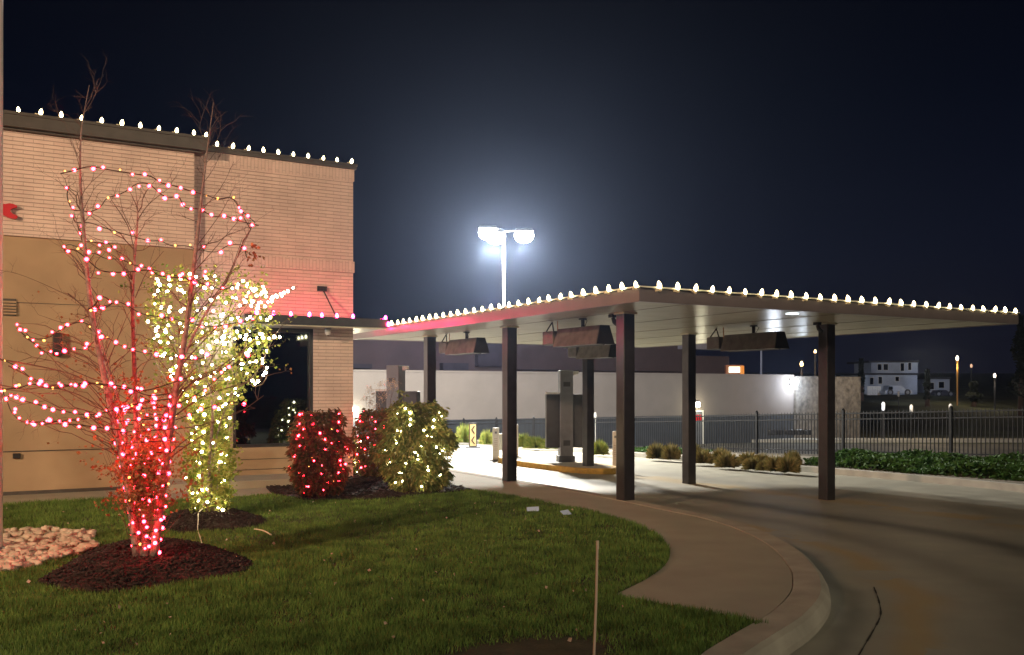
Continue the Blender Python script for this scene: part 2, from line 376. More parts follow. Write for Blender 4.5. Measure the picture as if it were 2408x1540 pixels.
# grass blades
def inside(px_, py_, poly):
    x = px_; y = py_; r = np.zeros(len(x), bool); n = len(poly); j = n-1
    for i in range(n):
        xi, yi = poly[i]; xj, yj = poly[j]
        c = ((yi > y) != (yj > y)) & (x < (xj-xi)*(y-yi)/(yj-yi+1e-12)+xi); r ^= c; j = i
    return r
mound1 = (at(345,1330).x, at(345,1330).y)
def vnoise(x, y, s, seed):
    r_ = np.random.RandomState(seed).rand(64, 64); u = x*s; v = y*s
    iu = np.floor(u).astype(int); iv = np.floor(v).astype(int); fu = u-iu; fv = v-iv
    fu = fu*fu*(3-2*fu); fv = fv*fv*(3-2*fv); q = lambda a, b_: r_[a % 64, b_ % 64]
    return (q(iu, iv)*(1-fu)+q(iu+1, iv)*fu)*(1-fv)+(q(iu, iv+1)*(1-fu)+q(iu+1, iv+1)*fu)*fv
rock_poly = [tuple(at(*p).xy) for p in [(-120,1255),(0,1256),(110,1252),(218,1256),(216,1300),(100,1325),(0,1345),(-120,1356)]]
rock_poly_big = rock_poly
m1px = [(92,1372),(120,1352),(190,1310),(270,1286),(370,1278),(480,1285),(560,1308),(597,1332),(540,1353),(420,1372),(280,1392),(180,1392)]
m2px = [(372,1236),(400,1210),(450,1199),(500,1195),(560,1200),(628,1224),(590,1240),(500,1248),(420,1254)]
m1poly = [tuple(p.xy) for p in smooth_poly([at(*p) for p in m1px], 4, True)]
m2poly = [tuple(p.xy) for p in smooth_poly([at(*p) for p in m2px], 4, True)]
def make_grass():
    N = 1500000
    Y = 5.4*(16.5/5.4)**nr.rand(N); X = ((nr.rand(N)*2500-50)-CX)/F*Y
    x = X*CT+Y*ST; y = -X*ST+Y*CT
    keep = inside(x, y, lawn_poly) & ~inside(x, y, rock_poly) & ~inside(x, y, m1poly) & ~inside(x, y, m2poly)
    # bare soil patch near the stake
    bp_ = at(1235, 1540); d = np.hypot((x-bp_.x)/.62, (y-bp_.y)/.34)
    keep &= (d > .9+.8*nr.rand(N))
    nz = vnoise(x, y, 2.2, 1)*.5+vnoise(x, y, 6, 2)*.5
    keep &= nr.rand(N) < (.25+.75*nz)*.42
    x = x[keep]; y = y[keep]; nz = nz[keep]; Y = Y[keep]; n = len(x)
    h = (.016+.040*nz)*(.6+.7*nr.rand(n)); wd = (.0016+.00033*Y)*(.7+.6*nr.rand(n)); a = nr.rand(n)*2*np.pi; le = nr.rand(n)*.035+.004; la = nr.rand(n)*2*np.pi+vnoise(x, y, 1.3, 5)*3
    co = np.zeros((n, 3, 3), np.float32)
    co[:, 0, 0] = x-np.cos(a)*wd; co[:, 0, 1] = y-np.sin(a)*wd; co[:, 1, 0] = x+np.cos(a)*wd; co[:, 1, 1] = y+np.sin(a)*wd
    co[:, 0, 2] = co[:, 1, 2] = -.012
    co[:, 2, 0] = x+np.cos(la)*le; co[:, 2, 1] = y+np.sin(la)*le; co[:, 2, 2] = h
    me = bpy.data.meshes.new('grass'); me.vertices.add(3*n); me.vertices.foreach_set('co', co.ravel())
    me.loops.add(3*n); me.loops.foreach_set('vertex_index', np.arange(3*n, dtype=np.int32))
    me.polygons.add(n); me.polygons.foreach_set('loop_start', np.arange(0, 3*n, 3, dtype=np.int32))
    me.materials.append(M['gblade']); me.update(); me.validate()
    o = bpy.data.objects.new('grass', me); C.objects.link(o)
    tag(o, 'short green lawn grass in front of the brick building', 'grass', kind='stuff'); return n
make_grass()

# mulch beds
def mound(name, poly, cx_, cy_, hgt, label, chips=900):
    rings = 24; n = len(poly); b = MB(); vs = []; r_ = random.Random(3); seed_ = hgt*40
    for k in range(rings):
        t_ = k/(rings-1)
        for (x, y) in poly:
            X = x+(cx_-x)*t_; Yy = y+(cy_-y)*t_
            z = -.009+hgt*(math.sin(t_*math.pi/2)**.8)+(.012*math.sin(X*6+seed_)*math.sin(Yy*7)+.004*math.sin(X*19)*math.sin(Yy*17))*min(1, k)*(1-t_*.5)
            vs.append((X, Yy, z))
    fs = [(k*n+i, k*n+(i+1)%n, (k+1)*n+(i+1)%n, (k+1)*n+i) for k in range(rings-1) for i in range(n)]
    b.add(vs, fs)
    for _ in range(chips):      # loose bark chips
        t_ = 1-math.sqrt(r_.random()); i = r_.randrange(n); fr_ = r_.random(); x = poly[i][0]*(1-fr_)+poly[(i+1)%n][0]*fr_; y = poly[i][1]*(1-fr_)+poly[(i+1)%n][1]*fr_
        X = x+(cx_-x)*t_; Yy = y+(cy_-y)*t_; z = -.004+hgt*(math.sin(t_*math.pi/2)**.8)
        a = r_.random()*6.28; l = r_.uniform(.01, .035); ww = r_.uniform(.004, .010); th = r_.uniform(.004, .016)
        c_, s_ = math.cos(a), math.sin(a); tl = r_.uniform(-.012, .012)
        q = [(-l,-ww,-tl),(l,-ww,tl),(l,ww,tl),(-l,ww,-tl)]
        bt = [(X+u*c_-v*s_, Yy+u*s_+v*c_, z+ww_) for u, v, ww_ in q]
        b.hexa(bt, [(p[0], p[1], p[2]+th) for p in bt])
    return tag(b.build(name, M['mulch'], smooth=True), label, 'mulch', kind='stuff')
mc1 = at(345, 1312); mc2 = at(490, 1218)
mound('mulch_mound', m1poly, mc1.x, mc1.y, .17, 'dark bark mulch mound round the red lit birch', 2600)
mound('mulch_mound', m2poly, mc2.x, mc2.y, .10, 'mulch mound round the white lit tree', 1200)
bed = [tuple(at(*p).xy) for p in [(612,1132),(640,1161),(735,1177),(870,1175),(1000,1163),(1110,1151),(1010,1128)]]+[(7.05,17.05),(6.9,18.6),(6.52,18.6),(6.52,17.42),(5.25,17.42)]
bc = (6.0, 15.6)
b = MB().slab(bed, -.2, .012); r_ = random.Random(8); k = 0
while k < 2600:
    x, y = r_.uniform(3, 9.2), r_.uniform(13.5, 18.5)
    if not inside(np.array([x]), np.array([y]), bed)[0]: continue
    k += 1; a = r_.random()*6.28; l = r_.uniform(.01, .04); ww = r_.uniform(.004, .012); c_, s_ = math.cos(a), math.sin(a); z = .008+r_.uniform(0, .03)
    bt = [(x+u*c_-v*s_, y+u*s_+v*c_, z+r_.uniform(-.006,.006)) for u, v in [(-l,-ww),(l,-ww),(l,ww),(-l,ww)]]
    b.hexa(bt, [(p[0], p[1], p[2]+.008) for p in bt])
tag(b.build('mulch_bed', M['mulch']), 'dark mulch bed under the lit shrubs at the brick corner', 'mulch', kind='stuff')

# river rocks
def rocks():
    b = MB(); r_ = random.Random(5); xs_ = [p[0] for p in rock_poly]; ys_ = [p[1] for p in rock_poly]
    ico = bmesh.new(); bmesh.ops.create_icosphere(ico, subdivisions=2, radius=1); iv = [v.co.copy() for v in ico.verts]; jf = [tuple(v.index for v in f.verts) for f in ico.faces]; ico.free()
    pts = []
    for _ in range(30000):
        x = r_.uniform(min(xs_), max(xs_)); y = r_.uniform(min(ys_), max(ys_))
        if not inside(np.array([x]), np.array([y]), rock_poly)[0]: continue
        if any((x-a)**2+(y-c)**2 < .0022 for a, c in pts): continue
        pts.append((x, y))
        if len(pts) > 1300: break
    for x, y in pts:
        s = r_.uniform(.03, .08); a = r_.random()*6.28; c_, s_ = math.cos(a), math.sin(a); sx, sy, sz = s, s*r_.uniform(.55, .85), s*r_.uniform(.4, .6)
        ph = [r_.uniform(0, 6) for _ in range(3)]; z0 = r_.uniform(-.015, .055)
        vs = []
        for p in iv:
            k = 1+.2*math.sin(3*p.x+ph[0])+.18*math.sin(4*p.y+ph[1])+.16*math.sin(5*p.z+ph[2])+r_.uniform(-.05,.05)
            X, Y_, Z = p.x*sx*k, p.y*sy*k, p.z*sz*k; vs.append((x+X*c_-Y_*s_, y+X*s_+Y_*c_, z0+Z))
        b.add(vs, jf)
    o = b.build('river_rocks', M['rock'], smooth=True); tag(o, 'bed of rounded tan river rocks in the lawn', 'rocks', kind='stuff')
rocks()
tag(MB().slab(rock_poly, -.3, -.005).build('rock_bed', M['soil']), kind='structure')

# far kerb and planting bed
fk_px = [(960,1027),(1054,1035),(1168,1049),(1310,1060),(1500,1076),(1700,1092),(1870,1108),(2100,1128),(2408,1158),(2600,1180)]
fk = []
for p in fk_px:
    q = ath(*p); fk.append(q)
fk = smooth_poly(fk, 4)
for q in fk: q.z = h_road(q.x, q.y)
fin = [(p.x+.16, p.y, p.z) for p in fk]
b = MB()
for i in range(len(fk)-1):
    a, c = fk[i], fk[i+1]; a2, c2 = fin[i], fin[i+1]
    b.hexa([(a.x,a.y,a.z-.2),(a2[0],a2[1],a.z-.2),(c2[0],c2[1],c.z-.2),(c.x,c.y,c.z-.2)], [(a.x+.02,a.y,a.z+.15),(a2[0],a2[1],a.z+.15),(c2[0],c2[1],c.z+.15),(c.x+.02,c.y,c.z+.15)])
M['kerb2'] = mat('far_kerb_concrete', (.36,.34,.30), .85, noise=3, noise_amt=.2)
tag(b.build('kerb', M['kerb2']), kind='structure')
b = MB(); NT = 8
for p, q in zip(fk, fin):
    for k in range(NT+1):
        t_ = k/NT; x = q[0]+(22.5-q[0])*t_; z = (p.z+.13)*(1-min(1, t_*1.2))+(zf(p.y))*min(1, t_*1.2); b.v.append((x, p.y, z))
for i in range(len(fk)-1):
    for k in range(NT): a = i*(NT+1)+k; b.f.append((a, a+1, a+NT+2, a+NT+1))
M['bedsoil'] = mat('gravel_mulch', (.17,.15,.12), .95, noise=25, noise_amt=.5, bump=.8, bump_scale=40)
tag(b.build('planting_bed', M['bedsoil']), kind='structure')
def bed_z(x, y):
    t_ = max(0, min(1, (x-19)/3.0)); return (h_road(19, y)+.13)*(1-t_)+zf(y)*t_

# ================================================================== MAIN BUILDING
Y1, Y2, XR, ZT = 17.25, 17.45, 6.50, 6.18
xc = on_y(457, Y1)
ZB = z_on_y(200, 566, Y1)
bld = thing('restaurant_building', (1, 20, 0), 'two storey painted brick building with tan lower wall, left of the drive through', 'building')
MB().box(-14, xc, Y1, 26, ZB, 6.05).build('brick_wall', M['brick'], bld)
MB().box(-14, xc, Y1+.05, 26, -.3, ZB-.0).build('lower_wall', M['stucco'], bld)
WX0, WX1 = on_y(548, Y2), on_y(737, Y2)
ZAW0, ZAW1 = 2.88, 3.06
zband = z_on_y(700, 628, Y2)
MB().box(xc+.002, XR, Y2, 25, ZAW0, zband-.04).build('brick_wall', M['brick'], bld)
MB().box(xc+.002, XR, Y2, 25, zband+.18, 6.0).build('brick_wall', M['brick'], bld)
MB().box(xc+.002, XR+.025, Y2-.014, 25, zband-.038, zband+.178).build('brick_band', M['brick_v'], bld)
MB().box(xc+.002, XR+.02, Y2-.012, 25, 5.80, 6.03).build('brick_band', M['brick_v'], bld)
MB().box(WX1, XR, Y2, 25, -.2, ZAW0).build('brick_pier', M['brick'], bld)
MB().box(xc+.002, WX0, Y2, 25, -.2, ZAW0).build('lower_wall', M['stucco'], bld)
zs = z_on_y(640, 1051, Y2)
MB().box(WX0, WX1, Y2, 25, -.2, zs).build('sill_wall', M['stucco'], bld)
for zz in (zs*.66, zs*.36): MB().box(WX0, WX1, Y2-.006, Y2+.01, zz-.006, zz+.006).build('joint_strip', M['parapet'], bld)
# window
wn = MB().box(WX0, WX1, Y2+.10, Y2+.14, zs, ZAW0).build('window', M['glass'], bld)
fr = MB()
for xx in (WX0, WX1-.06): fr.box(xx, xx+.06, Y2+.02, Y2+.12, zs, ZAW0)
fr.box(WX0, WX1, Y2+.02, Y2+.12, zs, zs+.06); fr.box(WX0, WX1, Y2+.02, Y2+.12, ZAW0-.08, ZAW0)
fo = fr.build('window_frame', M['bronze']); fo.parent = wn
# parapets
pp = MB().box(-14, xc+.20, Y1-.20, 26.2, 5.955, ZT); pp.box(-14, xc+.22, Y1-.22, 26.3, ZT-.035, ZT+.012); pp.box(-14, xc+.12, Y1-.10, 26, 5.925, 5.955)
pp.build('parapet', M['parapet'], bld)
pp = MB().box(xc+.2, XR+.05, Y2-.06, 25.1, 6.03, ZT-.06); pp.box(xc+.21, XR+.07, Y2-.08, 25.2, ZT-.09, ZT-.05)
pp.build('parapet', M['parapet'], bld)
# control joints on the stucco
j = MB(); zj = z_on_y(100, 1060, Y1); j.box(-14, xc-.02, Y1+.038, Y1+.052, zj-.008, zj+.008); zj = z_on_y(100, 713, Y1); j.box(-14, 2.8, Y1+.036, Y1+.052, zj-.004, zj+.004)
j.build('joint_strip', M['parapet'], bld)
MB().box(-14, xc, Y1+.02, Y1+.05, -.2, .05).build('plinth_strip', M['parapet'], bld)
# awning over the window wrapping the corner
aw = thing('metal_awning', (5, 16.9, ZAW0), 'flat dark metal awning over the tall window at the brick corner', 'awning')
AX0 = on_y(575, 16.75)
MB().box(AX0, XR+.45, 16.75, Y2-.035, ZAW0+.02, ZAW1).box(XR+.035, XR+.45, Y2-.035, 21.5, ZAW0+.02, ZAW1).build('fascia', M['bronze'], aw)
MB().box(AX0+.03, XR+.42, 16.78, Y2-.035, ZAW0, ZAW0+.02).box(XR+.035, XR+.42, Y2-.035, 21.4, ZAW0, ZAW0+.02).build('soffit', M['soffit'], aw)
xp = on_y(757, Y2-.02); zp = z_on_y(757, 679, Y2)
MB().tube([(xp, Y2-.05, zp), (on_y(793, 16.85), 16.85, ZAW1-.01)], .014, 6).build('tie_rod', M['dark'], aw)
MB().box(xp-.09, xp+.09, Y2-.055, Y2-.001, zp-.045, zp+.045).build('wall_plate', M['dark'], aw)
# wall fittings
def wall_box(name, px0, px1, py0, py1, yw, d, label, cat, m='dark'):
    x0, x1 = on_y(px0, yw), on_y(px1, yw); z1, z0 = z_on_y(px0, py0, yw), z_on_y(px0, py1, yw)
    t = thing(name, ((x0+x1)/2, yw, z0), label, cat); return t, x0, x1, z0, z1
t, x0, x1, z0, z1 = wall_box('wall_sconce', 123, 145, 783, 836, Y1+.05, .12, 'slim black up and down wall sconce, unlit, on the tan wall', 'wall lamp')
MB().box(x0, x1, Y1-.09, Y1+.03, z0, z1).build('housing', M['dark'], t, bevel=.01); MB().box(x0+.02, x1-.02, Y1+.03, Y1+.049, z0+.1, z1-.1).build('mounting_plate', M['bronze'], t)
t, x0, x1, z0, z1 = wall_box('hose_outlet', 30, 48, 1066, 1078, Y1+.05, .05, 'small dark outlet cover low on the tan wall', 'outlet')
MB().box(x0, x1, Y1+.0, Y1+.049, z0, z1).build('cover', M['dark'], t, bevel=.006)
t, x0, x1, z0, z1 = wall_box('vent_louver', -30, 38, 703, 738, Y1+.05, .05, 'dark louvered vent on the tan wall at the left edge', 'vent')
lb = MB()
for k in range(5): lb.box(x0, x1, Y1+.0, Y1+.045, z0+(z1-z0)*k/5, z0+(z1-z0)*(k+.6)/5)
lb.build('louver', M['stucco'], t); MB().box(x0, x1, Y1+.03, Y1+.049, z0-.02, z1+.02).build('frame', M['parapet'], t)
# fragment of the red script sign seen at the left edge
sg = [(-60,470),(-10,478),(12,480),(22,478),(32,480),(40,484),(40,488),(34,489),(26,492),(24,497),(30,503),(38,506),(42,510),(38,515),(28,514),(18,511),(8,505),(0,495),(-60,490)]
b = MB(); P = [(on_y(px, Y1-.06), z_on_y(px, py, Y1-.06)) for px, py in sg]
V3 = [Vector((x, z, 0)) for x, z in P]; tr = tessellate_polygon([V3]); n = len(P)
b.v = [(x, Y1-.08, z) for x, z in P]+[(x, Y1-.002, z) for x, z in P]; b.f = [tuple(t_) for t_ in tr]+[tuple(i+n for i in t_) for t_ in tr]+[(i, (i+1)%n, n+(i+1)%n, n+i) for i in range(n)]
tag(b.build('sign_letter', M['red']), 'red raised stroke of a sign letter cut off at the left edge', 'sign')
# camera dome by the pier
t = thing('security_camera', (on_y(771, 17.1), 17.1, ZAW0), 'small white security camera under the awning by the brick pier', 'camera')
q = t.location; MB().box(q.x-.05, q.x+.05, 17.05, 17.15, ZAW0-.03, ZAW0).build('mount', M['grey'], t); MB().lathe([(.055,-.03),(.06,-.07),(.05,-.11),(.025,-.135)], 14, (q.x, 17.1, ZAW0)).build('housing', M['white'], t, smooth=True)
MB().lathe([(.024,-.132),(.02,-.15),(.005,-.155)], 12, (q.x, 17.1, ZAW0)).build('lens', M['dark'], t, smooth=True)
# lit wall lamp beside the window
lx = on_y(527, Y2-.1); lz = z_on_y(527, 800, Y2-.1)
t = thing('wall_lamp', (lx, Y2-.1, lz), 'bright white lamp on the wall shining through the white lit tree', 'wall lamp')
M['lampw'] = mat('cool_lamp', (.8,.8,.8), .5, emis=(.80,.90,1), estr=16)
MB().lathe([(.02,-.10),(.07,-.07),(.085,0),(.07,.06),(.03,.08)], 12, (lx, Y2-.12, lz)).build('globe', M['lampw'], t, smooth=True)
lamp('wall_lamp_light', 'POINT', (0, -.2, .0), 22, (.8,.9,1), .06, parent=t)
MB().box(lx-.04, lx+.04, Y2-.04, Y2-.001, lz-.05, lz+.12).build('bracket', M['dark'], t)
# pale pole at the far left
q = at(-9, 1300)
t = thing('flagpole', (q.x, q.y, 0), 'pale smooth pole standing at the left edge of the lawn', 'pole')
MB().tube([(q.x, q.y, 0), (q.x+.004, q.y, 3), (q.x+.02, q.y+.01, 9)], [.062, .058, .05], 14).build('shaft', M['white'], t, smooth=True)
MB().lathe([(.12,0),(.12,.03),(.08,.06)], 14, (q.x, q.y, 0)).build('base_flange', M['grey'], t)

# ================================================================== CANOPY
CX0, CX1, CY0, CY1, ZU, ZF = 7.80, 16.4, 10.05, 21.0, 2.91, 3.09
cn = thing('drive_through_canopy', (12, 15, 0), 'flat roofed metal canopy over the drive through lanes, edged with bulbs', 'canopy')
MB().box(CX0+.08, CX1-.08, CY0+.08, CY1-.08, ZU, ZU+.05).build('soffit', M['soffit'], cn)
f = MB()
f.box(CX0, CX1, CY0, CY0+.07, ZU-.01, ZF).box(CX0, CX1, CY1-.07, CY1, ZU-.01, ZF).box(CX0, CX0+.07, CY0+.07, CY1-.07, ZU-.01, ZF).box(CX1-.07, CX1, CY0+.07, CY1-.07, ZU-.01, ZF)
f.build('fascia', M['fascia'], cn)
MB().box(CX0-.018, CX1+.018, CY0-.018, CY0+.10, ZF, ZF+.022).box(CX0-.018, CX1+.018, CY1-.10, CY1+.018, ZF, ZF+.022).box(CX0-.018, CX0+.10, CY0+.10, CY1-.10, ZF, ZF+.022).box(CX1-.10, CX1+.018, CY0+.10, CY1-.10, ZF, ZF+.022).build('coping', M['soffit'], cn)
MB().box(CX0+.11, CX1-.11, CY0+.11, CY1-.11, ZU+.06, ZU+.14).build('roof_deck', M['parapet'], cn)
s_ = MB()
for k in range(2, 22, 4): s_.box(CX0+.08+k*.4, CX0+.088+k*.4, CY0+.1, CY1-.1, ZU-.004, ZU-.0005)
s_.build('soffit_seam', M['parapet'], cn)
for (x, y) in [(8.81,11.7),(8.81,15.31),(8.81,18.85),(13.3,11.7),(13.2,15.3),(13.1,18.9)]:
    zb = 0 if x < 9 else h_road(x, y)
    if y > 18 and x > 9: zb += .14
    MB().box(x-.105, x+.105, y-.105, y+.105, zb-.05, ZU).build('column', M['bronze'], cn, bevel=.012)
    MB().box(x-.13, x+.13, y-.13, y+.13, ZU-.03, ZU-.002).build('column_cap', M['soffit'], cn)
# glowing disc added for a lamp reflection on the soffit
q = cw((1863-CX)/F*14.7, 14.7, ZU)
MB().lathe([(.10,-.012),(.10,-.006),(.09,-.002)], 16, (q.x, q.y, ZU)).build('soffit_glint', mat('glint_glow', (.6,.6,.6), .4, emis=(.8,.9,1), estr=3.0), cn)

def heater(x, y0, y1, label, zt=2.76, hgt=.31):
    t = thing('patio_heater', (x, (y0+y1)/2, zt-hgt), label, 'heater', 'heaters hanging under the canopy')
    w0, w1 = .10, .19
    MB().hexa([(x-w1,y0,zt-hgt),(x+w1,y0,zt-hgt),(x+w1,y1,zt-hgt),(x-w1,y1,zt-hgt)], [(x-w0,y0+.03,zt),(x+w0,y0+.03,zt),(x+w0,y1-.03,zt),(x-w0,y1-.03,zt)]).build('reflector_hood', M['heater'], t, bevel=.008)
    MB().hexa([(x-w1+.01,y0-.014,zt-hgt),(x+w1-.01,y0-.014,zt-hgt),(x+w1-.01,y0-.001,zt-hgt),(x-w1+.01,y0-.001,zt-hgt)], [(x-w0+.01,y0+.016,zt),(x+w0-.01,y0+.016,zt),(x+w0-.01,y0+.029,zt),(x-w0+.01,y0+.029,zt)]).build('end_plate', M['dark'], t)
    MB().tube([(x, y0+.05, zt-hgt+.02), (x, y1-.05, zt-hgt+.02)], .035, 8).build('burner_tube', M['dark'], t)
    ym = (y0+y1)/2
    MB().tube([(x, ym, zt), (x, ym, ZU-.005)], .032, 8).lathe([(.07,0),(.07,-.02)], 10, (x, ym, ZU-.004)).build('ceiling_post', M['dark'], t)
    MB().box(x-.10, x+.10, y1+.12, y1+.48, zt-hgt+.05, zt-.02).build('burner_box', M['heater'], t, bevel=.02)
    MB().tube([(x, y1-.02, zt-.14), (x, y1+.13, zt-.14)], .04, 8).build('burner_neck', M['dark'], t)
    MB().tube([(x-.05, y1+.18, zt-.02), (x, y1+.30, ZU-.005)], .012, 5).build('hanger', M['dark'], t)
    MB().tube([(x-.05, y1+.42, zt-.02), (x, y1+.30, ZU-.005)], .012, 5).build('hanger', M['dark'], t)
    MB().tube([(x-.06, y1+.02, zt-hgt), (x-.06, y1+.03, zt-.05), (x-.05, y1+.05, ZU-.005)], .009, 5).build('gas_pipe', mat('copper_pipe', (.45,.20,.07), .5, .4), t)
    MB().tube([(x, ym-.05, zt), (x-.02, ym-.16, zt+.10), (x, ym-.03, ZU-.005)], .006, 5).build('cable', M['dark'], t)
heater(8.9, 12.35, 13.65, 'largest hanging heater, under the canopy just left of the near corner column')
heater(8.85, 16.5, 17.8, 'hanging heater left of the second column, over the shrub side')
heater(12.6, 12.1, 13.5, 'hanging heater between the two right hand columns')
heater(12.65, 17.2, 18.5, 'farthest hanging heater, seen just below the largest heater')
for (px, py, Y, lab) in [(1441,742,14.9,'small black camera on the soffit left of the near corner column'), (1922,768,16.6,'small black camera on the soffit left of the right front column')]:
    q = atd(px, py, Y); q.z = ZU
    t = thing('ceiling_camera', q, lab, 'camera', 'cameras under the canopy')
    MB().box(q.x-.05, q.x+.05, q.y-.05, q.y+.05, ZU-.05, ZU-.001).build('mount', M['dark'], t)
    MB().tube([(q.x, q.y, ZU-.05), (q.x+.02, q.y-.02, ZU-.12), (q.x+.02, q.y-.09, ZU-.17)], [.03,.04,.03], 8).build('housing', M['dark'], t)
# the yellow kerbed island
q1 = ath(1262,1098); q2 = ath(1400,1108)
isl = [(12.5,18.1),(13.7,18.1),(13.7,25),(12.5,25)]
isl = [tuple(p.xy) for p in smooth_poly([(12.45,19.3,0),(12.6,18.4,0),(13.1,18.05,0),(13.6,18.4,0),(13.75,19.3,0),(13.7,22,0),(13.1,23.2,0),(12.5,22,0)], 4, True)]
zi = h_road(13, 19)
tag(MB().slab(isl, zi-.2, zi+.14).build('lane_island', M['yellow']), kind='structure')
isl2 = [(13.1+(x-13.1)*.78, 20.6+(y-20.6)*.95) for x, y in isl]
tag(MB().slab(isl2, zi, zi+.145).build('island_top', M['kerb2']), kind='structure')

# menu boards (seen from behind)
def menu_board(x, y, zb, rz, label, top=2.3):
    t = thing('menu_board', (0, 0, 0), label, 'menu board', 'drive through menu boards')
    h = top-zb
    MB().box(-.17, .17, -.16, .16, 0, h).build('tower', M['grey'], t, bevel=.01)
    MB().box(-.21, .21, -.20, .20, 0, .16).build('base', M['dkgrey'], t)
    MB().box(-.52, -.175, -.08, .10, h-2.0, h-.62).build('side_panel', M['dkgrey'], t, bevel=.01)
    MB().box(.175, .62, -.08, .10, h-2.0, h-.62).build('side_panel', M['dkgrey'], t, bevel=.01)
    MB().box(-.52, -.175, -.10, .12, h-.615, h-.57).build('panel_cap', M['white'], t)
    MB().box(-.09, .09, -.166, -.161, h-.42, h-.30).build('vent_plate', M['dkgrey'], t)
    MB().box(-.09, .09, -.166, -.161, .42, .56).build('vent_plate', M['dkgrey'], t)
    MB().box(.19, .25, -.03, .03, h-.12, h-.10).box(.20, .34, -.05, .05, h-.10, h-.02).build('camera_head', M['white'], t, bevel=.01)
    t.location = (x, y, zb); t.rotation_euler = (0, 0, rz); return t
q = cw((1330-CX)/F*24.3, 24.3, 0)
zq = h_road(q.x, q.y)+.14 if True else 0
menu_board(q.x, q.y, zi+.145, R(-22), 'tall grey menu board tower on the yellow kerbed island', top=2.22)
q = cw((931-CX)/F*22.4, 22.4, 0)
mb2 = menu_board(q.x, q.y, -.004, R(-55), 'grey menu board tower rising behind the white lit shrub', top=2.30)

# lane signs
def chevron_sign(px, py, hgt, label):
    q = ath(px, py); t = thing('chevron_marker', (0,0,0), label, 'lane marker', 'chevron lane markers')
    MB().box(-.27, .27, -.2, .2, 0, .05).build('foot', M['dkgrey'], t, bevel=.01)
    MB().box(-.15, .15, -.05, .05, .05, hgt).build('post', M['dark'], t, bevel=.03)
    MB().box(-.115, .115, -.056, -.051, .09, hgt-.07).build('panel', M['chevron'], t)
    for zc in (hgt*.32, hgt*.72):
        b = MB()
        for s in (1, -1):
            b.hexa([(-.07,-.062,zc),(-.02,-.062,zc),(-.02,-.057,zc),(-.07,-.057,zc)], [(.03,-.062,zc+s*.14),(.08,-.062,zc+s*.14),(.08,-.057,zc+s*.14),(.03,-.057,zc+s*.14)])
        b.build('chevron', M['dark'], t)
    t.location = q; t.rotation_euler = (0, 0, -TH+R(6)); return t
chevron_sign(1112, 1054, .98, 'tan chevron lane marker standing alone, left of the second column')
chevron_sign(1042, 1051, .98, 'tan chevron lane marker half hidden by the white lit shrub')
def bollard(px, py, hgt, wd, label):
    q = ath(px, py); t = thing('lane_sign', (0,0,0), label, 'sign', 'white lane signs')
    MB().box(-.19, .19, -.17, .17, 0, .035).build('foot', M['dark'], t)
    MB().box(-wd/2, wd/2, -.035, .035, .035, hgt).build('panel', M['white'], t, bevel=.02)
    MB().box(-.03, .03, -.041, -.036, hgt-.17, hgt-.11).build('emblem', M['grey'], t)
    b = MB()
    for k in range(7): b.box(-.05+.012*(k % 2), .05, -.041, -.036, .30+k*.055, .315+k*.055)
    b.build('lettering', mat('faded_print', (.50,.42,.38), .6), t)
    t.location = q; t.rotation_euler = (0, 0, -TH); return t
bollard(1211, 1086, 1.06, .19, 'white upright lane sign right of the second column')
bollard(1166, 1083, .95, .19, 'white lane sign mostly hidden behind the second column')
bollard(1447, 1108, 1.0, .14, 'white lane sign mostly hidden behind the near corner column')
q = ath(1400, 1040, lambda x, y: bed_z(x, y))
t = thing('sign_post', q, 'thin white post with oval sign at the far kerb', 'sign')
MB().tube([q, q+Vector((0,0,1.25))], .022, 6).build('post', M['white'], t)
MB().lathe([(.03,1.15),(.075,1.25),(.08,1.4),(.05,1.52),(.02,1.56)], 10, q).build('sign_plate', M['white'], t, smooth=True)

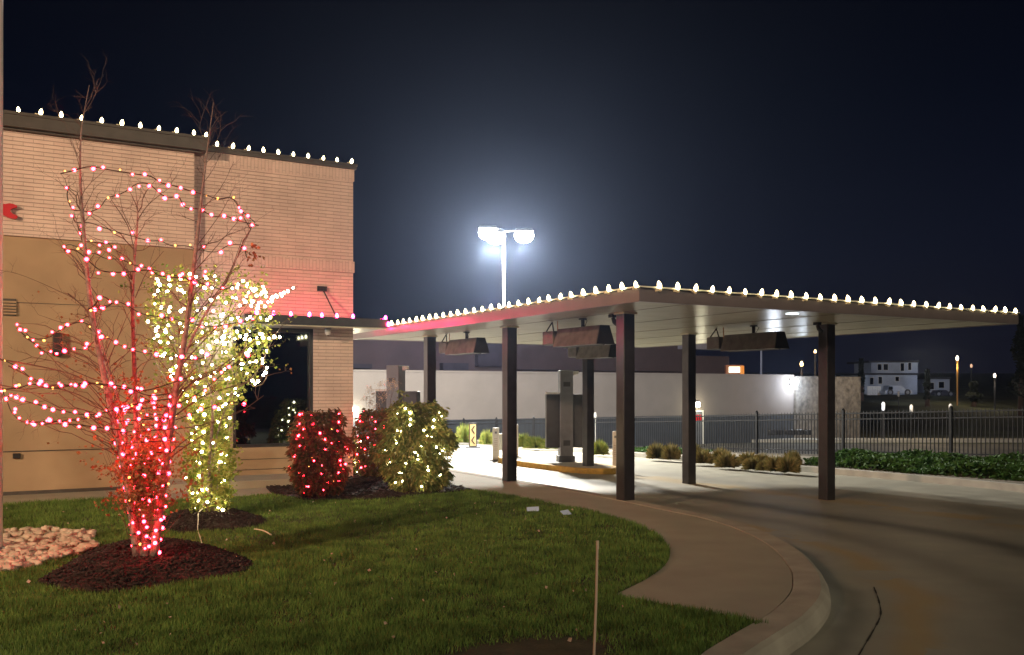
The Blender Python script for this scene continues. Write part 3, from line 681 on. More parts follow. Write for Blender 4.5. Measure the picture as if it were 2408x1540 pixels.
# ================================================================== POLE LIGHT
PY_ = 34.5; q = cw((1185-CX)/F*PY_, PY_, 0); zt = EYE+(HY-545)*PY_/F
zg = h_road(min(q.x,19), q.y)
pl = thing('street_lamp', (q.x, q.y, zg), 'tall parking lot lamp with blazing white heads behind the canopy', 'street lamp')
MB().tube([(q.x, q.y, zg), (q.x, q.y, zt)], [.065, .05], 10).build('pole', mat('galvanised_pole', (.10,.10,.09), .4, .3), pl, smooth=True)
MB().tube([(q.x, q.y, zg-.05), (q.x, q.y, zg+.6)], .25, 14).build('footing', M['kerb2'], pl)
M['led'] = mat('led_panel', (.9,.9,.9), .5, emis=(1,.97,.88), estr=70)
rt = Vector((CT, -ST, 0)); fw = Vector((ST, CT, 0))
for sx, zo in ((-.58, .10), (-.30, -.06), (.74, .0)):
    c = Vector((q.x, q.y, zt+zo))+rt*sx
    hb = MB()
    def pt(u, v, z): return c+rt*u+fw*v+Vector((0,0,z))
    hb.hexa([pt(-.36,-.24,0),pt(.36,-.24,0),pt(.36,.24,0),pt(-.36,.24,0)], [pt(-.30,-.2,.1),pt(.30,-.2,.1),pt(.30,.2,.1),pt(-.30,.2,.1)])
    h_ = hb.build('lamp_head', M['grey'], pl, bevel=.02)
    gl = MB(); n = 16      # lens bulged to the size of the lamp's glare
    for k, (r_, z) in enumerate([(1.0,-.004),(1.08,-.12),(1.0,-.24),(.72,-.34),(.2,-.39)]):
        for i in range(n): a = 6.2832*i/n; gl.v.append(tuple(pt(.33*r_*math.cos(a), .23*r_*math.sin(a), z)))
    for k in range(4):
        for i in range(n): gl.f.append((k*n+i, k*n+(i+1)%n, (k+1)*n+(i+1)%n, (k+1)*n+i))
    gl.f.append(tuple(4*n+i for i in range(n)))
    gl.build('lens', M['led'], pl, smooth=True)
    MB().tube([pt(-.30 if sx > 0 else .30, 0, .05), Vector((q.x, q.y, zt+.02))], .035, 6).build('arm', M['grey'], pl)
    lamp('lamp_light', 'POINT', tuple(Vector(pt(0,0,-.6))-pl.location), 8200, (1,.96,.86), .22, parent=pl)

# ================================================================== FENCE
FX = 21.5; SP = 3.38
fn = thing('picket_fence', (FX, 20, zf(20)), 'long black metal picket fence behind the planting strip', 'fence')
M['fence'] = mat('black_fence', (.018,.018,.02), .45, .2, noise=6, noise_amt=.3)
yk = 21.7-5*SP
FH = 1.27
while yk < 50:
    za, zb_ = zf(yk), zf(yk+SP)
    MB().box(FX-.035, FX+.035, yk-.035, yk+.035, za-.15, za+FH+.06).lathe([(.05,0),(.03,.04),(.005,.05)], 4, (FX, yk, za+FH+.06)).build('post', M['fence'], fn)
    b = MB(); n = int(SP/.115)
    for hz in (.14, FH-.22, FH-.06):
        b.hexa([(FX-.018,yk+.035,za+hz),(FX+.018,yk+.035,za+hz),(FX+.018,yk+SP-.035,zb_+hz),(FX-.018,yk+SP-.035,zb_+hz)], [(FX-.018,yk+.035,za+hz+.035),(FX+.018,yk+.035,za+hz+.035),(FX+.018,yk+SP-.035,zb_+hz+.035),(FX-.018,yk+SP-.035,zb_+hz+.035)])
    for i in range(1, n):
        y = yk+SP*i/n; z = za+(zb_-za)*i/n
        b.box(FX-.010, FX+.010, y-.010, y+.010, z+.04, z+FH-.02)
        b.add([(FX-.010,y-.010,z+FH-.02),(FX+.010,y-.010,z+FH-.02),(FX+.010,y+.010,z+FH-.02),(FX-.010,y+.010,z+FH-.02),(FX,y,z+FH+.04)], [(0,1,4),(1,2,4),(2,3,4),(3,0,4)])
    b.build('picket_panel', M['fence'], fn)
    yk += SP

# ================================================================== FAR BUILDINGS
WY = 45.0
wx0, wx1, wx2 = on_y(640, WY), on_y(1866, WY), on_y(2017, WY)
wt = 2.66
wb = thing('low_stucco_building', ((wx0+wx2)/2, WY+6, -1.7), 'long low pale building behind the fence with a rough stone end', 'building')
d0, d1 = on_y(1617, WY), on_y(1650, WY); dz = z_on_y(1633, 968, WY)
MB().box(wx0, wx1, WY, WY+14, -2.0, wt).build('wall', M['wallw'], wb)
MB().box(wx0, wx1, WY-.05, WY-.002, -2.0, .13).build('dark_base', mat('dark_wainscot', (.055,.062,.075), .7, noise=1, noise_amt=.2), wb)
MB().box(wx0-.1, wx1, WY-.06, WY+14.1, wt, wt+.10).build('roof_edge', M['wallw'], wb)
MB().box(wx1+.003, wx2, WY-.25, WY+14, -2.0, wt).build('stone_wall', M['stone'], wb)
dr = MB().box(d0, d1, WY-.08, WY-.052, -1.7, dz).build('door', M['grey'], wb)
o = MB().box(d0-.09, d0, WY-.10, WY-.053, -1.7, dz+.08).box(d1, d1+.09, WY-.10, WY-.053, -1.7, dz+.08).box(d0, d1, WY-.10, WY-.053, dz, dz+.08).build('door_frame', M['white']); o.parent = dr
o = MB().box((d0+d1)/2, d1-.1, WY-.09, WY-.081, dz-.55, dz-.2).build('door_sign', M['red']); o.parent = dr
t = thing('door_lamp', ((d0+d1)/2, WY-.2, dz+.35), 'warm lamp over the far door of the pale building', 'wall lamp')
M['lwarm'] = mat('warm_lamp', (.9,.9,.8), .5, emis=(1,.93,.68), estr=14)
MB().box((d0+d1)/2-.22, (d0+d1)/2+.22, WY-.20, WY-.002, dz+.35, dz+.62).build('housing', M['white'], t)
MB().box((d0+d1)/2-.24, (d0+d1)/2+.24, WY-.24, WY-.21, dz+.30, dz+.60).build('lens', M['lwarm'], t)
lamp('door_light', 'POINT', (0, -.45, -.05), 55, (1,.92,.62), .12, parent=t)
t = thing('flood_lamp', (wx1-.25, WY-.3, wt-.35), 'glaring cool flood lamp at the corner of the pale building', 'flood lamp')
MB().lathe([(.05,-.28),(.24,-.2),(.28,-.02),(.2,.16),(.08,.22)], 12, (wx1-.3, WY-.35, wt-.35)).build('lens', mat('flood_lens', (.9,.9,.9), .5, emis=(.85,.93,1), estr=30), t, smooth=True)
MB().box(wx1-.4, wx1-.2, WY-.1, WY-.002, wt-.6, wt-.2).build('bracket', M['dark'], t)
lamp('flood_light', 'POINT', (-.1, -.8, -.25), 300, (.74,.86,1), .2, parent=t)
# left far door lamp near the red door
dlx = on_y(830, WY); dlz = z_on_y(835, 968, WY)
t = thing('door_lamp', (dlx, WY-.2, dlz), 'warm lamp over the far doorway right beside the brick pier', 'wall lamp')
MB().box(dlx-.2, dlx+.2, WY-.25, WY-.002, dlz, dlz+.25).build('lens', M['lwarm'], t)
lamp('door_light', 'POINT', (0, -.4, -.1), 45, (1,.92,.62), .12, parent=t)
t = thing('service_door', (dlx, WY-.1, -1.7), 'grey door with a small red sign beside the brick pier, far behind', 'door')
MB().box(dlx-.9, dlx+.12, WY-.10, WY-.052, -1.7, dlz-.15).build('panel', M['grey'], t); MB().box(dlx+.123, dlx+.24, WY-.12, WY-.052, -1.7, dlz-.05).build('frame', M['white'], t)
MB().box(dlx-.5, dlx-.05, WY-.112, WY-.101, dlz-1.0, dlz-.55).build('door_sign', M['red'], t)

BY = 62.0
bx0, bx1, bx2 = on_y(560, BY), on_y(1612, BY), on_y(1722, BY)
db = thing('dark_warehouse', ((bx0+bx1)/2, BY+8, -1.7), 'large dark maroon building rising behind the pale low one', 'building')
MB().box(bx0, bx1, BY, BY+16, -2.2, z_on_y(830, 781, BY)).build('wall', M['maroon'], db)
MB().box(bx1+.003, bx2, BY+.4, BY+16, -2.2, z_on_y(1650, 836, BY)).build('wing', M['maroon'], db)
MB().box(on_y(1612, BY-1), on_y(1717, BY-1), BY-1, BY+.3, z_on_y(1650, 821, BY-1), z_on_y(1650, 792, BY-1)).build('metal_panel', mat('pale_panel', (.30,.30,.36), .5, noise=1), db)
M['trimd'] = mat('dark_trim', (.045,.04,.055), .7, noise=1, noise_amt=.3)
for px0, px1, py0, py1 in [(1042,1102,853,871),(1125,1180,793,862),(830,875,855,866),(1190,1600,868,874)]:
    MB().box(on_y(px0, BY-.6), on_y(px1, BY-.6), BY-.6, BY-.02, z_on_y(px1, py1, BY-.6), z_on_y(px0, py0, BY-.6)).build('rooftop_unit', M['trimd'], db)
lamp('yard_light', 'POINT', (on_y(1150, 52), 52, 7.5), 1500, (.75,.68,1), .4)

# hill houses
M['siding'] = mat('pale_siding', (.40,.45,.55), .7, noise=1, noise_amt=.15)
M['roofd'] = mat('dark_roof', (.05,.05,.06), .8, noise=2, noise_amt=.3)
def cam_box(b, px0, px1, py0, py1, Y, dep):     # a box facing the viewer at a depth
    p0 = atd(px0, py1, Y); p1 = atd(px1, py1, Y); z1 = EYE+(HY-py0)*Y/F
    d = fw*dep; lo = [p0, p1, p1+d, p0+d]; hi = [Vector((p.x, p.y, z1)) for p in lo]
    return b.hexa(lo, hi)
def house(Y, low, up, label, wins, gnd):
    c = atd((low[0]+low[1])/2, low[3], Y); t = thing('house', (c.x, c.y, c.z), label, 'house')
    cam_box(MB(), low[0]+3, low[1]-3, low[2]+2, gnd, Y, 9).build('wall', M['siding'], t)
    cam_box(MB(), low[0], low[1], low[2]-2, low[2]+2, Y-.8, 11).build('roof_edge', M['roofd'], t)
    if up:
        cam_box(MB(), up[0]+5, up[1]-4, up[2]+3, up[3], Y+1.5, 6).build('upper_wall', M['siding'], t)
        cam_box(MB(), up[0], up[1], up[2]-1.5, up[2]+3, Y+.9, 8).build('roof', M['roofd'], t)
    for x0, x1, y0, y1, lit in wins:
        w_ = cam_box(MB(), x0, x1, y0, y1, Y-.08 if y0 > low[2] else Y+1.42, .06).build('window', M['lwarm'] if lit else M['glass'], t)
        fr_ = cam_box(MB(), x0-.8, x1+.8, y0-.8, y1+.8, Y-.05 if y0 > low[2] else Y+1.45, .04).build('window_frame', M['white']); fr_.parent = w_
    return t
house(118, (2030,2160,879,928), (2044,2162,849,878), 'two storey pale house on the hill, to the left of the street lamps', [(2064,2073,856,870,0),(2078,2088,856,870,0),(2118,2126,854,872,0),(2136,2143,853,870,0),(2046,2054,888,904,0),(2066,2074,886,902,0),(2106,2114,886,896,0)], 932)
house(125, (2178,2236,889,931), None, 'small pale bungalow right of the two storey house', [(2184,2196,900,915,0),(2208,2220,898,912,0)], 934)
# white picket fence by the house, parked cars
t = thing('white_fence', atd(2055, 928, 112), 'short white board fence in front of the two storey house', 'fence')
for i in range(8): cam_box(MB(), 2040+i*4, 2043.2+i*4, 908, 929, 112, .08).build('board', M['white'], t)
def car(px0, px1, py1, Y, colr, label):
    c = atd((px0+px1)/2, py1, Y); L_ = (px1-px0)*Y/F; t = thing('parked_car', (0,0,0), label, 'car', 'cars parked by the hill houses')
    h = L_*.36; W_ = 1.8
    side_ = [(-.5,.12),(-.5,.30),(-.46,.36),(-.42,.37),(-.36,.66),(-.3,.70),(.08,.70),(.14,.66),(.27,.40),(.46,.34),(.5,.26),(.5,.12)]
    b = MB(); n = len(side_)
    for y in (-W_/2, W_/2): b.v += [(x*L_, y*(.88 if z > .45 else 1), z*h*1.45) for x, z in side_]
    b.f = [tuple(range(n)), tuple(n+i for i in reversed(range(n)))]+[(i, n+i, n+(i+1)%n, (i+1)%n) for i in range(n)]
    b.build('body', colr, t, bevel=.04)
    g_ = MB()
    for x0, x1, x2, x3 in [(-.40,-.35,-.22,-.22),(-.19,-.19,.06,.06),(.09,.09,.12,.22)]:
        g_.add([(x0*L_,-W_/2*.99,.41*h*1.45),(x3*L_,-W_/2*.99,.41*h*1.45),(x2*L_,-W_/2*.9,.63*h*1.45),(x1*L_,-W_/2*.9,.63*h*1.45)], [(0,1,2,3)])
    g_.build('side_window', M['glass'], t)
    for x in (-.32, .32):
        wh = MB(); r_ = .36
        wh.v = []; 
        for y in (-W_/2-.02, -W_/2+.2):
            wh.v += [(x*L_+r_*math.cos(a*.3927), y, r_+r_*math.sin(a*.3927)) for a in range(16)]
        wh.f = [tuple(range(16)), tuple(16+i for i in reversed(range(16)))]+[(i, 16+i, 16+(i+1)%16, (i+1)%16) for i in range(16)]
        wh.build('wheel', M['dark'], t)
        hb = MB(); hb.v = [(x*L_+.2*math.cos(a*.3927), -W_/2-.03, r_+.2*math.sin(a*.3927)) for a in range(16)]; hb.f = [tuple(range(16))]
        hb.build('hubcap', M['grey'], t)
    t.location = c; t.rotation_euler = (0, 0, -TH); return t
M['carsilver'] = mat('silver_paint', (.38,.42,.50), .3, .3, noise=2, noise_amt=.05, coat=.5)
M['cardark'] = mat('dark_paint', (.06,.06,.08), .3, .3, noise=2, noise_amt=.05, coat=.5)
car(2075, 2138, 929.5, 110, M['carsilver'], 'silver estate car parked in front of the two storey house')
car(2192, 2236, 933, 116, M['cardark'], 'dark car parked in front of the small bungalow')
lamp('hill_light', 'SPOT', tuple(atd(2120, 860, 98)), 1900, (.62,.74,1), .4, aim=tuple(atd(2115, 905, 118)), spot=60, blend=.9)
lamp('hill_light', 'SPOT', tuple(atd(2210, 860, 106)), 1000, (.62,.74,1), .4, aim=tuple(atd(2205, 915, 125)), spot=45, blend=.9)

# far street lamps
def far_lamp(px, py, Y, base_py, colr, s, r_, label, lit_pole=None, light=0):
    p = atd(px, py, Y); zb = terr(p.x, p.y); r_ *= .75
    t = thing('street_lamp', (p.x, p.y, zb), label, 'street lamp', 'distant street lamps')
    MB().tube([(p.x, p.y, zb), (p.x, p.y, p.z)], .09, 6).build('pole', lit_pole or M['grey'], t)
    MB().lathe([(.12*r_,-.8*r_),(.40*r_,-.45*r_),(.52*r_,.15*r_),(.36*r_,.7*r_),(.1*r_,1.05*r_)], 10, p).build('lamp_globe', mat('sodium_globe', (.9,.8,.6), .5, emis=colr, estr=s), t, smooth=True)
    if light: lamp('lamp_light', 'POINT', (0, 0, p.z-zb-.9), light, colr, .2, parent=t)
M['lamplitpole'] = mat('lamplit_pole', (.60,.30,.06), .5)  # lamplight along the pole is put into its colour
far_lamp(2251, 843, 105, 893, (1,.82,.55), 7, .42, 'tallest distant street lamp with orange lamplight coloured into its pole', M['lamplitpole'], 600)
far_lamp(2284, 861, 135, 893, (1,.55,.34), 1.1, .42, 'faint pinkish street lamp right of the tallest street lamp', M['dark'])
far_lamp(2339, 884, 100, 925, (1,.82,.60), 7, .36, 'rightmost distant street lamp near the dark trees', M['dark'], 250)
far_lamp(1917, 828, 75, 900, (1,.60,.25), 9, .26, 'upper orange street lamp just left of the right front column', M['dark'])
far_lamp(1885, 857, 72, 900, (1,.60,.25), 12, .32, 'lower orange street lamp above the cool flood lamp', M['dark'], 350)
far_lamp(1790, 800, 85, 900, (.6,.7,1), .3, .2, 'thin blue lit mast between the heater and the pale building', mat('bluelit_mast', (.40,.48,.70), .5))  # blue light on the mast is put into its colour
def light_bollard(px, py, Y, s, colr, label):
    p = atd(px, py, Y); zb = terr(p.x, p.y)-.05
    t = thing('path_light', (p.x, p.y, zb), label, 'path light', 'small lights across the far lot')
    MB().tube([(p.x, p.y, zb), (p.x, p.y, p.z-.25)], .05, 6).build('post', M['dark'], t)
    MB().lathe([(.05,-.30),(.10,-.22),(.11,.18),(.04,.28)], 8, p).build('lantern', mat('path_lantern', (.8,.8,.8), .5, emis=colr, estr=s), t, smooth=True)
light_bollard(2077, 955, 62, .8, (.9,.92,1), 'brightest path light below the silver car')
light_bollard(2143, 961, 62, .2, (1,.93,.8), 'dimmer path light between the brightest one and the fence post')
light_bollard(2235, 959, 62, .12, (1,.9,.9), 'faintest path light near the last fence post')
light_bollard(2113, 926, 95, .0, (1,.9,.9), 'unlit post in front of the silver car')
# lit orange gable sign beyond the wall
p = atd(1727, 869, 66)
t = thing('lit_sign', (p.x, p.y, p.z), 'small glowing sign on a brick pillar beyond the pale wall', 'sign')
cam_box(MB(), 1716, 1740, 862, 876, 66, .3).build('panel', mat('sign_glow', (.9,.9,.8), .5, emis=(1,.98,.7), estr=1.6), t)
cam_box(MB(), 1708, 1748, 858, 900, 66.4, .5).build('pillar', mat('rust_brick', (.25,.10,.05), .8, noise=3), t)
cam_box(MB(), 1743, 1750, 860, 900, 65.6, .3).build('corner_post', mat('glowing_post', (.7,.25,.04), .6, emis=(1,.35,.05), estr=.35), t)  # post is no lamp; its orange glow is put into the material
# dark truck / crates row seen through the fence
lamp('lot_light', 'POINT', tuple(atd(2160, 850, 60)), 800, (1,.78,.52), .3)
lamp('lot_light', 'POINT', tuple(atd(1820, 905, 47)), 300, (.8,.88,1), .3)
M['asph'] = mat('far_asphalt', (.14,.13,.11), .8, noise=.4, noise_amt=.5)
P = [atd(px, HY+ (EYE+1.69)*F/Y, Y) for px, Y in [(1440,38),(2700,34),(2800,58),(1440,60)]]
tag(MB().slab([(p.x, p.y) for p in P], -1.75, -1.66).build('parking_lot', M['asph']), kind='structure')
P = [atd(px, HY+ (EYE+1.69)*F/Y, Y) for px, Y in [(1500,61),(2700,61),(2700,63),(1500,63)]]
tag(MB().slab([(p.x, p.y) for p in P], -1.9, -1.5).build('far_kerb', M['kerb2']), kind='structure')

# low dark blocks in the far lot
for i, (px, w_) in enumerate([(1822,11),(1838,8),(1862,12),(1885,9),(1905,8)]):
    b = MB(); cam_box(b, px-w_, px+w_-3, 1011, 1023, 50, .6); c = atd(px, 1023, 50)
    o = b.build('wheel_stop', M['dark'], bevel=.05)
    tag(o, ['leftmost dark block in the lot beyond the fence','second dark block beyond the fence from the left','middle dark block beyond the fence','fourth dark block beyond the fence from the left','rightmost dark block beyond the fence, by the front column'][i], 'block', 'dark blocks in the far lot')
# distant dark trees
def dark_tree(px, py_top, Y, wpx, label, seed):
    r_ = random.Random(seed); p = atd(px, py_top, Y); zb = terr(p.x, p.y); H = p.z-zb; Rw = wpx*Y/F/2
    t = thing('distant_tree', (p.x, p.y, zb), label, 'tree', 'dark trees on the hill')
    MB().tube([(p.x, p.y, zb-.2), (p.x+.1, p.y, zb+H*.5), (p.x, p.y, zb+H*.8)], [.3, .2, .06], 7).build('trunk', M['twig'], t)
    b = MB()
    for _ in range(1500):
        z = r_.random()**.7; rr = Rw*(1-z*.75)*math.sqrt(r_.random())*(.75+.4*math.sin(z*11+seed)); a = r_.random()*6.28
        c = Vector((p.x+rr*math.cos(a), p.y+rr*math.sin(a), zb+H*(.2+.8*z))); s = r_.uniform(.12, .35)
        u = Vector((r_.gauss(0,1), r_.gauss(0,1), r_.gauss(0,1))).normalized()*s; v = u.orthogonal().normalized()*s*.6
        b.add([c-u, c+v, c+u, c-v], [(0,1,2,3)])
    b.build('crown', leaf_mat('far_leaf', (.010,.014,.006), (.025,.03,.012)), t)
dark_tree(2400, 742, 95, 60, 'tall dark tree at the right edge on the hill', 1)
dark_tree(2180, 870, 104, 16, 'narrow bare dark tree between the two houses', 2)
dark_tree(2025, 845, 110, 16, 'thin dark tree left of the two storey house', 3)
dark_tree(2290, 900, 104, 40, 'low bushy dark tree below the pinkish lamp', 4)
dark_tree(2440, 800, 92, 70, 'dark tree beyond the right edge of the view', 6)

# ================================================================== PLANTS IN THE STRIP
def grass_clump(px, py, r, h, label, green=0):
    vr = random.Random(int(px*3+py)); r *= vr.uniform(.8,1.15); h *= vr.uniform(.85,1.25)
    q = ath(px, py, bed_z); t = thing('ornamental_grass', q, label, 'ornamental grass', 'clumps of ornamental grass along the far kerb')
    b = MB(); r_ = random.Random(int(px*7+py))
    for _ in range(620):
        a = r_.random()*6.28; el = math.asin(r_.random()**.8); kk = r_.uniform(.75, 1.08); dh = Vector((math.cos(a)*math.cos(el)*r, math.sin(a)*math.cos(el)*r, math.sin(el)*h))*kk
        p0 = q+Vector((math.cos(a), math.sin(a), 0))*r*.45*r_.random()*math.cos(el)+Vector((0,0,-.02)); p1 = p0*.5+(q+dh)*.5+Vector((0,0,.10*h)); p2 = q+dh+Vector((0,0,-.04))
        s = Vector((-math.sin(a), math.cos(a), 0))*.007
        b.add([p0-s, p0+s, p1+s, p2, p1-s], [(0,1,2,3,4)])
    b.build('blades', M['straw'] if not green else M['leaf_tree'], t)
LB = ['leftmost straw grass clump in front of the picket fence','straw grass clump just left of the back right column','larger straw grass clump right of the back right column, rear','straw grass clump right of the back right column, at the kerb','rear straw clump, second pair from the back right column','front straw clump, second pair from the back right column','rear straw clump midway along the row','small front straw clump midway along the row','rear straw clump left of the green hedge','small round front straw clump left of the green hedge','round straw clump next to the green hedge, at the kerb','last straw clump touching the green hedge','pale wispy clump behind the last straw clump']
for i, (x, y, r_, h) in enumerate([(1544,1076,.34,.5),(1577,1078,.3,.48),(1631,1075,.36,.5),(1651,1087,.36,.5),(1695,1082,.3,.45),(1710,1096,.4,.52),(1761,1086,.36,.4),(1767,1101,.3,.4),(1792,1089,.28,.36),(1796,1104,.26,.36),(1823,1105,.32,.46),(1852,1107,.3,.42),(1862,1092,.36,.46)]):
    grass_clump(x, y, r_, h, LB[i])
for i, (x, y, lab) in enumerate([(1231,1052,'green tuft right of the second column, nearest it'),(1259,1055,'middle green tuft right of the second column'),(1294,1056,'green tuft beside the menu board tower'),(1145,1046,'green tuft left of the second column at the kerb'),(1092,1042,'tall wispy tuft left of the standing chevron marker'),(1410,1070,'green tuft right of the menu board tower')]):
    grass_clump(x, y-3, .42, .55 if i != 4 else 1.0, lab, green=1)
def cover(name, pts_fn, n, label, mt, hmax=.34, ls=.07, seed=9):
    b = MB(); r_ = random.Random(seed)
    for _ in range(n):
        x, y = pts_fn(r_); z0 = bed_z(x, y); hh = hmax*(.55+.45*math.sin(x*3.1+1)*math.sin(y*2.3))
        c = Vector((x, y, z0+hh*(1-r_.random()**2))); s = ls*r_.uniform(.5, 1.2)
        u = Vector((r_.gauss(0,1), r_.gauss(0,1), r_.gauss(0,.7))).normalized()*s; v = u.cross(Vector((r_.gauss(0,1), r_.gauss(0,1), r_.gauss(0,1)))).normalized()*s*.45
        b.add([c-u, c-u*.1+v, c+u, c-u*.1-v], [(0,1,2,3)])
    tag(b.build(name, mt), label, 'ground cover', kind='stuff')
ya, yb_ = ath(2600,1180).y, ath(1862,1107).y
cover('hedge', lambda r_: (r_.uniform(19.25, 21.3), r_.uniform(ya-1, yb_)), 15000, 'dense green ground cover along the fence on the right', M['leaf_cover'], .34, .085)
yc_, yd_ = ath(1520,1080).y, ath(1395,1068).y
cover('ground_cover', lambda r_: (r_.uniform(19.3, 21.0), r_.uniform(yc_, yd_)), 3000, 'low green patch behind the near corner column', M['leaf_cover'], .2, .07)

# ================================================================== BULBS AND STRINGS
def bulb_mesh(name, r, h, m, n=8):
    b = MB(); b.lathe([(r*.45,0),(r*.9,h*.22),(r,h*.42),(r*.78,h*.68),(r*.38,h*.9),(r*.06,h)], n); return b.mesh(name, m, True)
BM = {'W': bulb_mesh('roof_bulb', .030, .100, M['w_bulb']), 'P': bulb_mesh('pink_bulb', .030, .085, M['p_bulb']),
      'w': bulb_mesh('white_bulb', .019, .042, M['s_bulb'], 6), 'r': bulb_mesh('red_bulb', .0180, .036, M['r_bulb'], 6), 'a': bulb_mesh('amber_bulb', .012, .026, M['a_bulb'], 6)}
SOCK = MB().lathe([(.016,-.03),(.019,-.026),(.019,.002),(.014,.004)], 8).box(-.075,-.022,-.012,.012,-.02,.012).mesh('socket', mat('cream_socket', (.75,.66,.42), .4))
def light_string(label, wires, bulbs, group=None, wr=.0045, wm=None):
    c = Vector(bulbs[0][0]); t = thing('light_string', c, label, 'string lights', group)
    if wires:
        b = MB()
        for w_ in wires:
            if len(w_) > 1: b.tube(w_, wr, 4, False)
        b.build('wire', wm or M['wire'], t)
    for (p, k, *rs) in bulbs:
        ob_ = link_mesh('bulb', BM[k], t, p, rs[0] if rs else (rnd.uniform(-2,2), rnd.uniform(-2,2), 0), rnd.uniform(.9, 1.1) if rs else rnd.uniform(.68, 1.25))
        if rs and k == 'W':
            so = bpy.data.objects.new('socket', SOCK); C.objects.link(so); so.parent = ob_; so.location = (0, 0, -.004)
    return t
G = 'strings of large bulbs along roof edges'
up = lambda: (rnd.uniform(-.2,.2), rnd.uniform(-.2,.2), 0)
zb = ZF+.024
zb = ZF-.004
bl = [((CX0-.035, CY0+.02+i*.313, zb), 'W', up()) for i in range(0, 35)]
light_string('warm white bulbs along the left edge of the canopy roof', [[(CX0-.035, CY0, zb-.004), (CX0-.035, CY1, zb-.004)]], bl, G, .009)
bl = [((CX0+.33+i*.313, CY0-.035, zb), 'W', up()) for i in range(0, 30) if CX0+.33+i*.313 < CX1+.05]
light_string('warm white bulbs along the front edge of the canopy roof', [[(CX0, CY0-.035, zb-.004), (CX1, CY0-.035, zb-.004)]], bl, G, .009)
z1_ = ZT+.014
bl = [((on_y(44, Y1-.18)-.312*i, Y1-.18, z1_), 'W', up()) for i in range(3, 0, -1)]
bl += [((on_y(px, Y1-.18), Y1-.18, z1_), 'W', up()) for px in (44,95,144,191,239,286,330,373,415,456,484)]
light_string('warm white bulbs along the parapet of the left brick wall', [[(-1.0, Y1-.15, z1_+.004), (xc+.2, Y1-.15, z1_+.004)]], bl, G, .007)
z2_ = ZT-.048
bl = [((on_y(px, Y2-.05), Y2-.05, z2_), 'W', up()) for px in (510,547,584,620,655,690,725,760,793,826)]
light_string('warm white bulbs along the parapet nearest the canopy', [[(xc+.25, Y2-.03, z2_+.004), (XR+.03, Y2-.03, z2_+.004)]], bl, G, .007)
za_ = ZAW1+.002
bl = [((on_y(px, 16.78), 16.78, za_), 'P', up()) for px in (604,643,684,727,757,793,830)]+[((XR+.45+.13*i, 16.90+.44*i, za_-.03*(i % 2)), 'P', up()) for i in range(0, 7)]
bl += [((XR+.45, 16.74, ZAW0+.05), 'P', up()), ((XR+.46, 17.3, ZAW0+.12), 'P', up())]
light_string('pinkish red bulbs along the awning over the window', [[(AX0, 16.80, za_+.003), (XR+.43, 16.80, za_+.003), (XR+.45+.78, 16.9+2.64, za_-.01)]], bl, G, .007)

# ------------------------------------------------------------------ red lit birch
TY = at(345, 1300, .17); TYd = TY.x*ST+TY.y*CT      # depth of the birch
birch = thing('birch_tree', (TY.x, TY.y, .12), 'tall bare multi stemmed birch wrapped in red lights', 'tree')
def P3(px, py, off=0): return atd(px, py, TYd+off)
stems = [
 ([(322,1306),(312,1220),(296,1120),(268,990),(240,860),(216,740),(203,620),(193,500),(188,400),(192,300),(210,200)], [0,-.05,-.1,-.18,-.2,-.22,-.2,-.2,-.1,-.1,0], .040),
 ([(342,1308),(332,1200),(324,1080),(319,960),(315,830),(312,700),(318,590),(324,500),(318,440)], [0,.05,.1,.12,.15,.2,.25,.25,.3], .034),
 ([(362,1306),(374,1210),(388,1110),(402,1000),(418,890),(440,760),(452,660),(464,560),(476,450),(488,350),(502,240)], [0,-.02,-.05,-.1,-.1,-.05,0,.05,.1,.1,.1], .042),
 ([(334,1308),(340,1200),(352,1100),(372,1010),(402,940),(428,850),(470,760),(520,680),(560,600),(590,540)], [0,.1,.2,.3,.35,.4,.45,.5,.55,.6], .026),
 ([(328,1308),(322,1180),(300,1060),(284,960),(258,880),(238,800),(222,760),(236,730)], [0,.08,.15,.2,.25,.3,.3,.3], .022)]
tw = MB(); twig_ends = []; tips = []
def limb(b, p0, p1, r0, r1, sag=.05, seg=6, jit=.012, rr=rnd):
    d = p1-p0; pts = []
    for i in range(seg+1):
        t_ = i/seg; q = p0+d*t_; q.z += sag*math.sin(math.pi*t_)*d.length
        if 0 < i < seg: q += Vector((rr.uniform(-jit,jit), rr.uniform(-jit,jit), rr.uniform(-jit,jit)))*d.length*3
        pts.append(q)
    b.tube(pts, [r0+(r1-r0)*(i/seg) for i in range(seg+1)], 5, False); return pts
r2 = random.Random(21)
def twigs(b, pts, r0, n, spread, ends, depth=0):
    for _ in range(n):
        i = r2.randrange(1, len(pts)); p = pts[i]; d = (pts[i]-pts[i-1]).normalized()
        side_v = Vector((r2.gauss(0,1), r2.gauss(0,1), r2.gauss(0,.6)+.35)).normalized()
        dd = (d*.55+side_v*.75).normalized(); L_ = spread*r2.uniform(.5, 1.2)
        q = limb(b, p, p+dd*L_, r0, r0*.35, .06, 4, .02, r2); ends.append(q[-1]); ends.append(q[2])
        if depth < 1: twigs(b, q, r0*.6, 3, L_*.5, ends, depth+1)
STEM = []
for k, (pp_, off, r0) in enumerate(stems):
    pts = smooth_poly([P3(px, py, o_) for (px, py), o_ in zip(pp_, off)], 3); n = len(pts)
    STEM += pts
    MB().tube(pts, [max(.0028, r0*(1-(i/(n-1)))**.8) for i in range(n)], 9).build('trunk', M['trunk'], birch, smooth=True)
    for i in range(int(n*.3), n-1, 1):
        t_ = i/(n-1)
        if r2.random() < .85: twigs(tw, pts[i-1:i+1], .0045*(1.25-t_)+.0014, 1, .42*(1.25-t_)+.12, twig_ends)
        if t_ > .86 and k in (0, 2): twigs(tw, pts[i-1:i+1], .0016, 4, .16, tips)
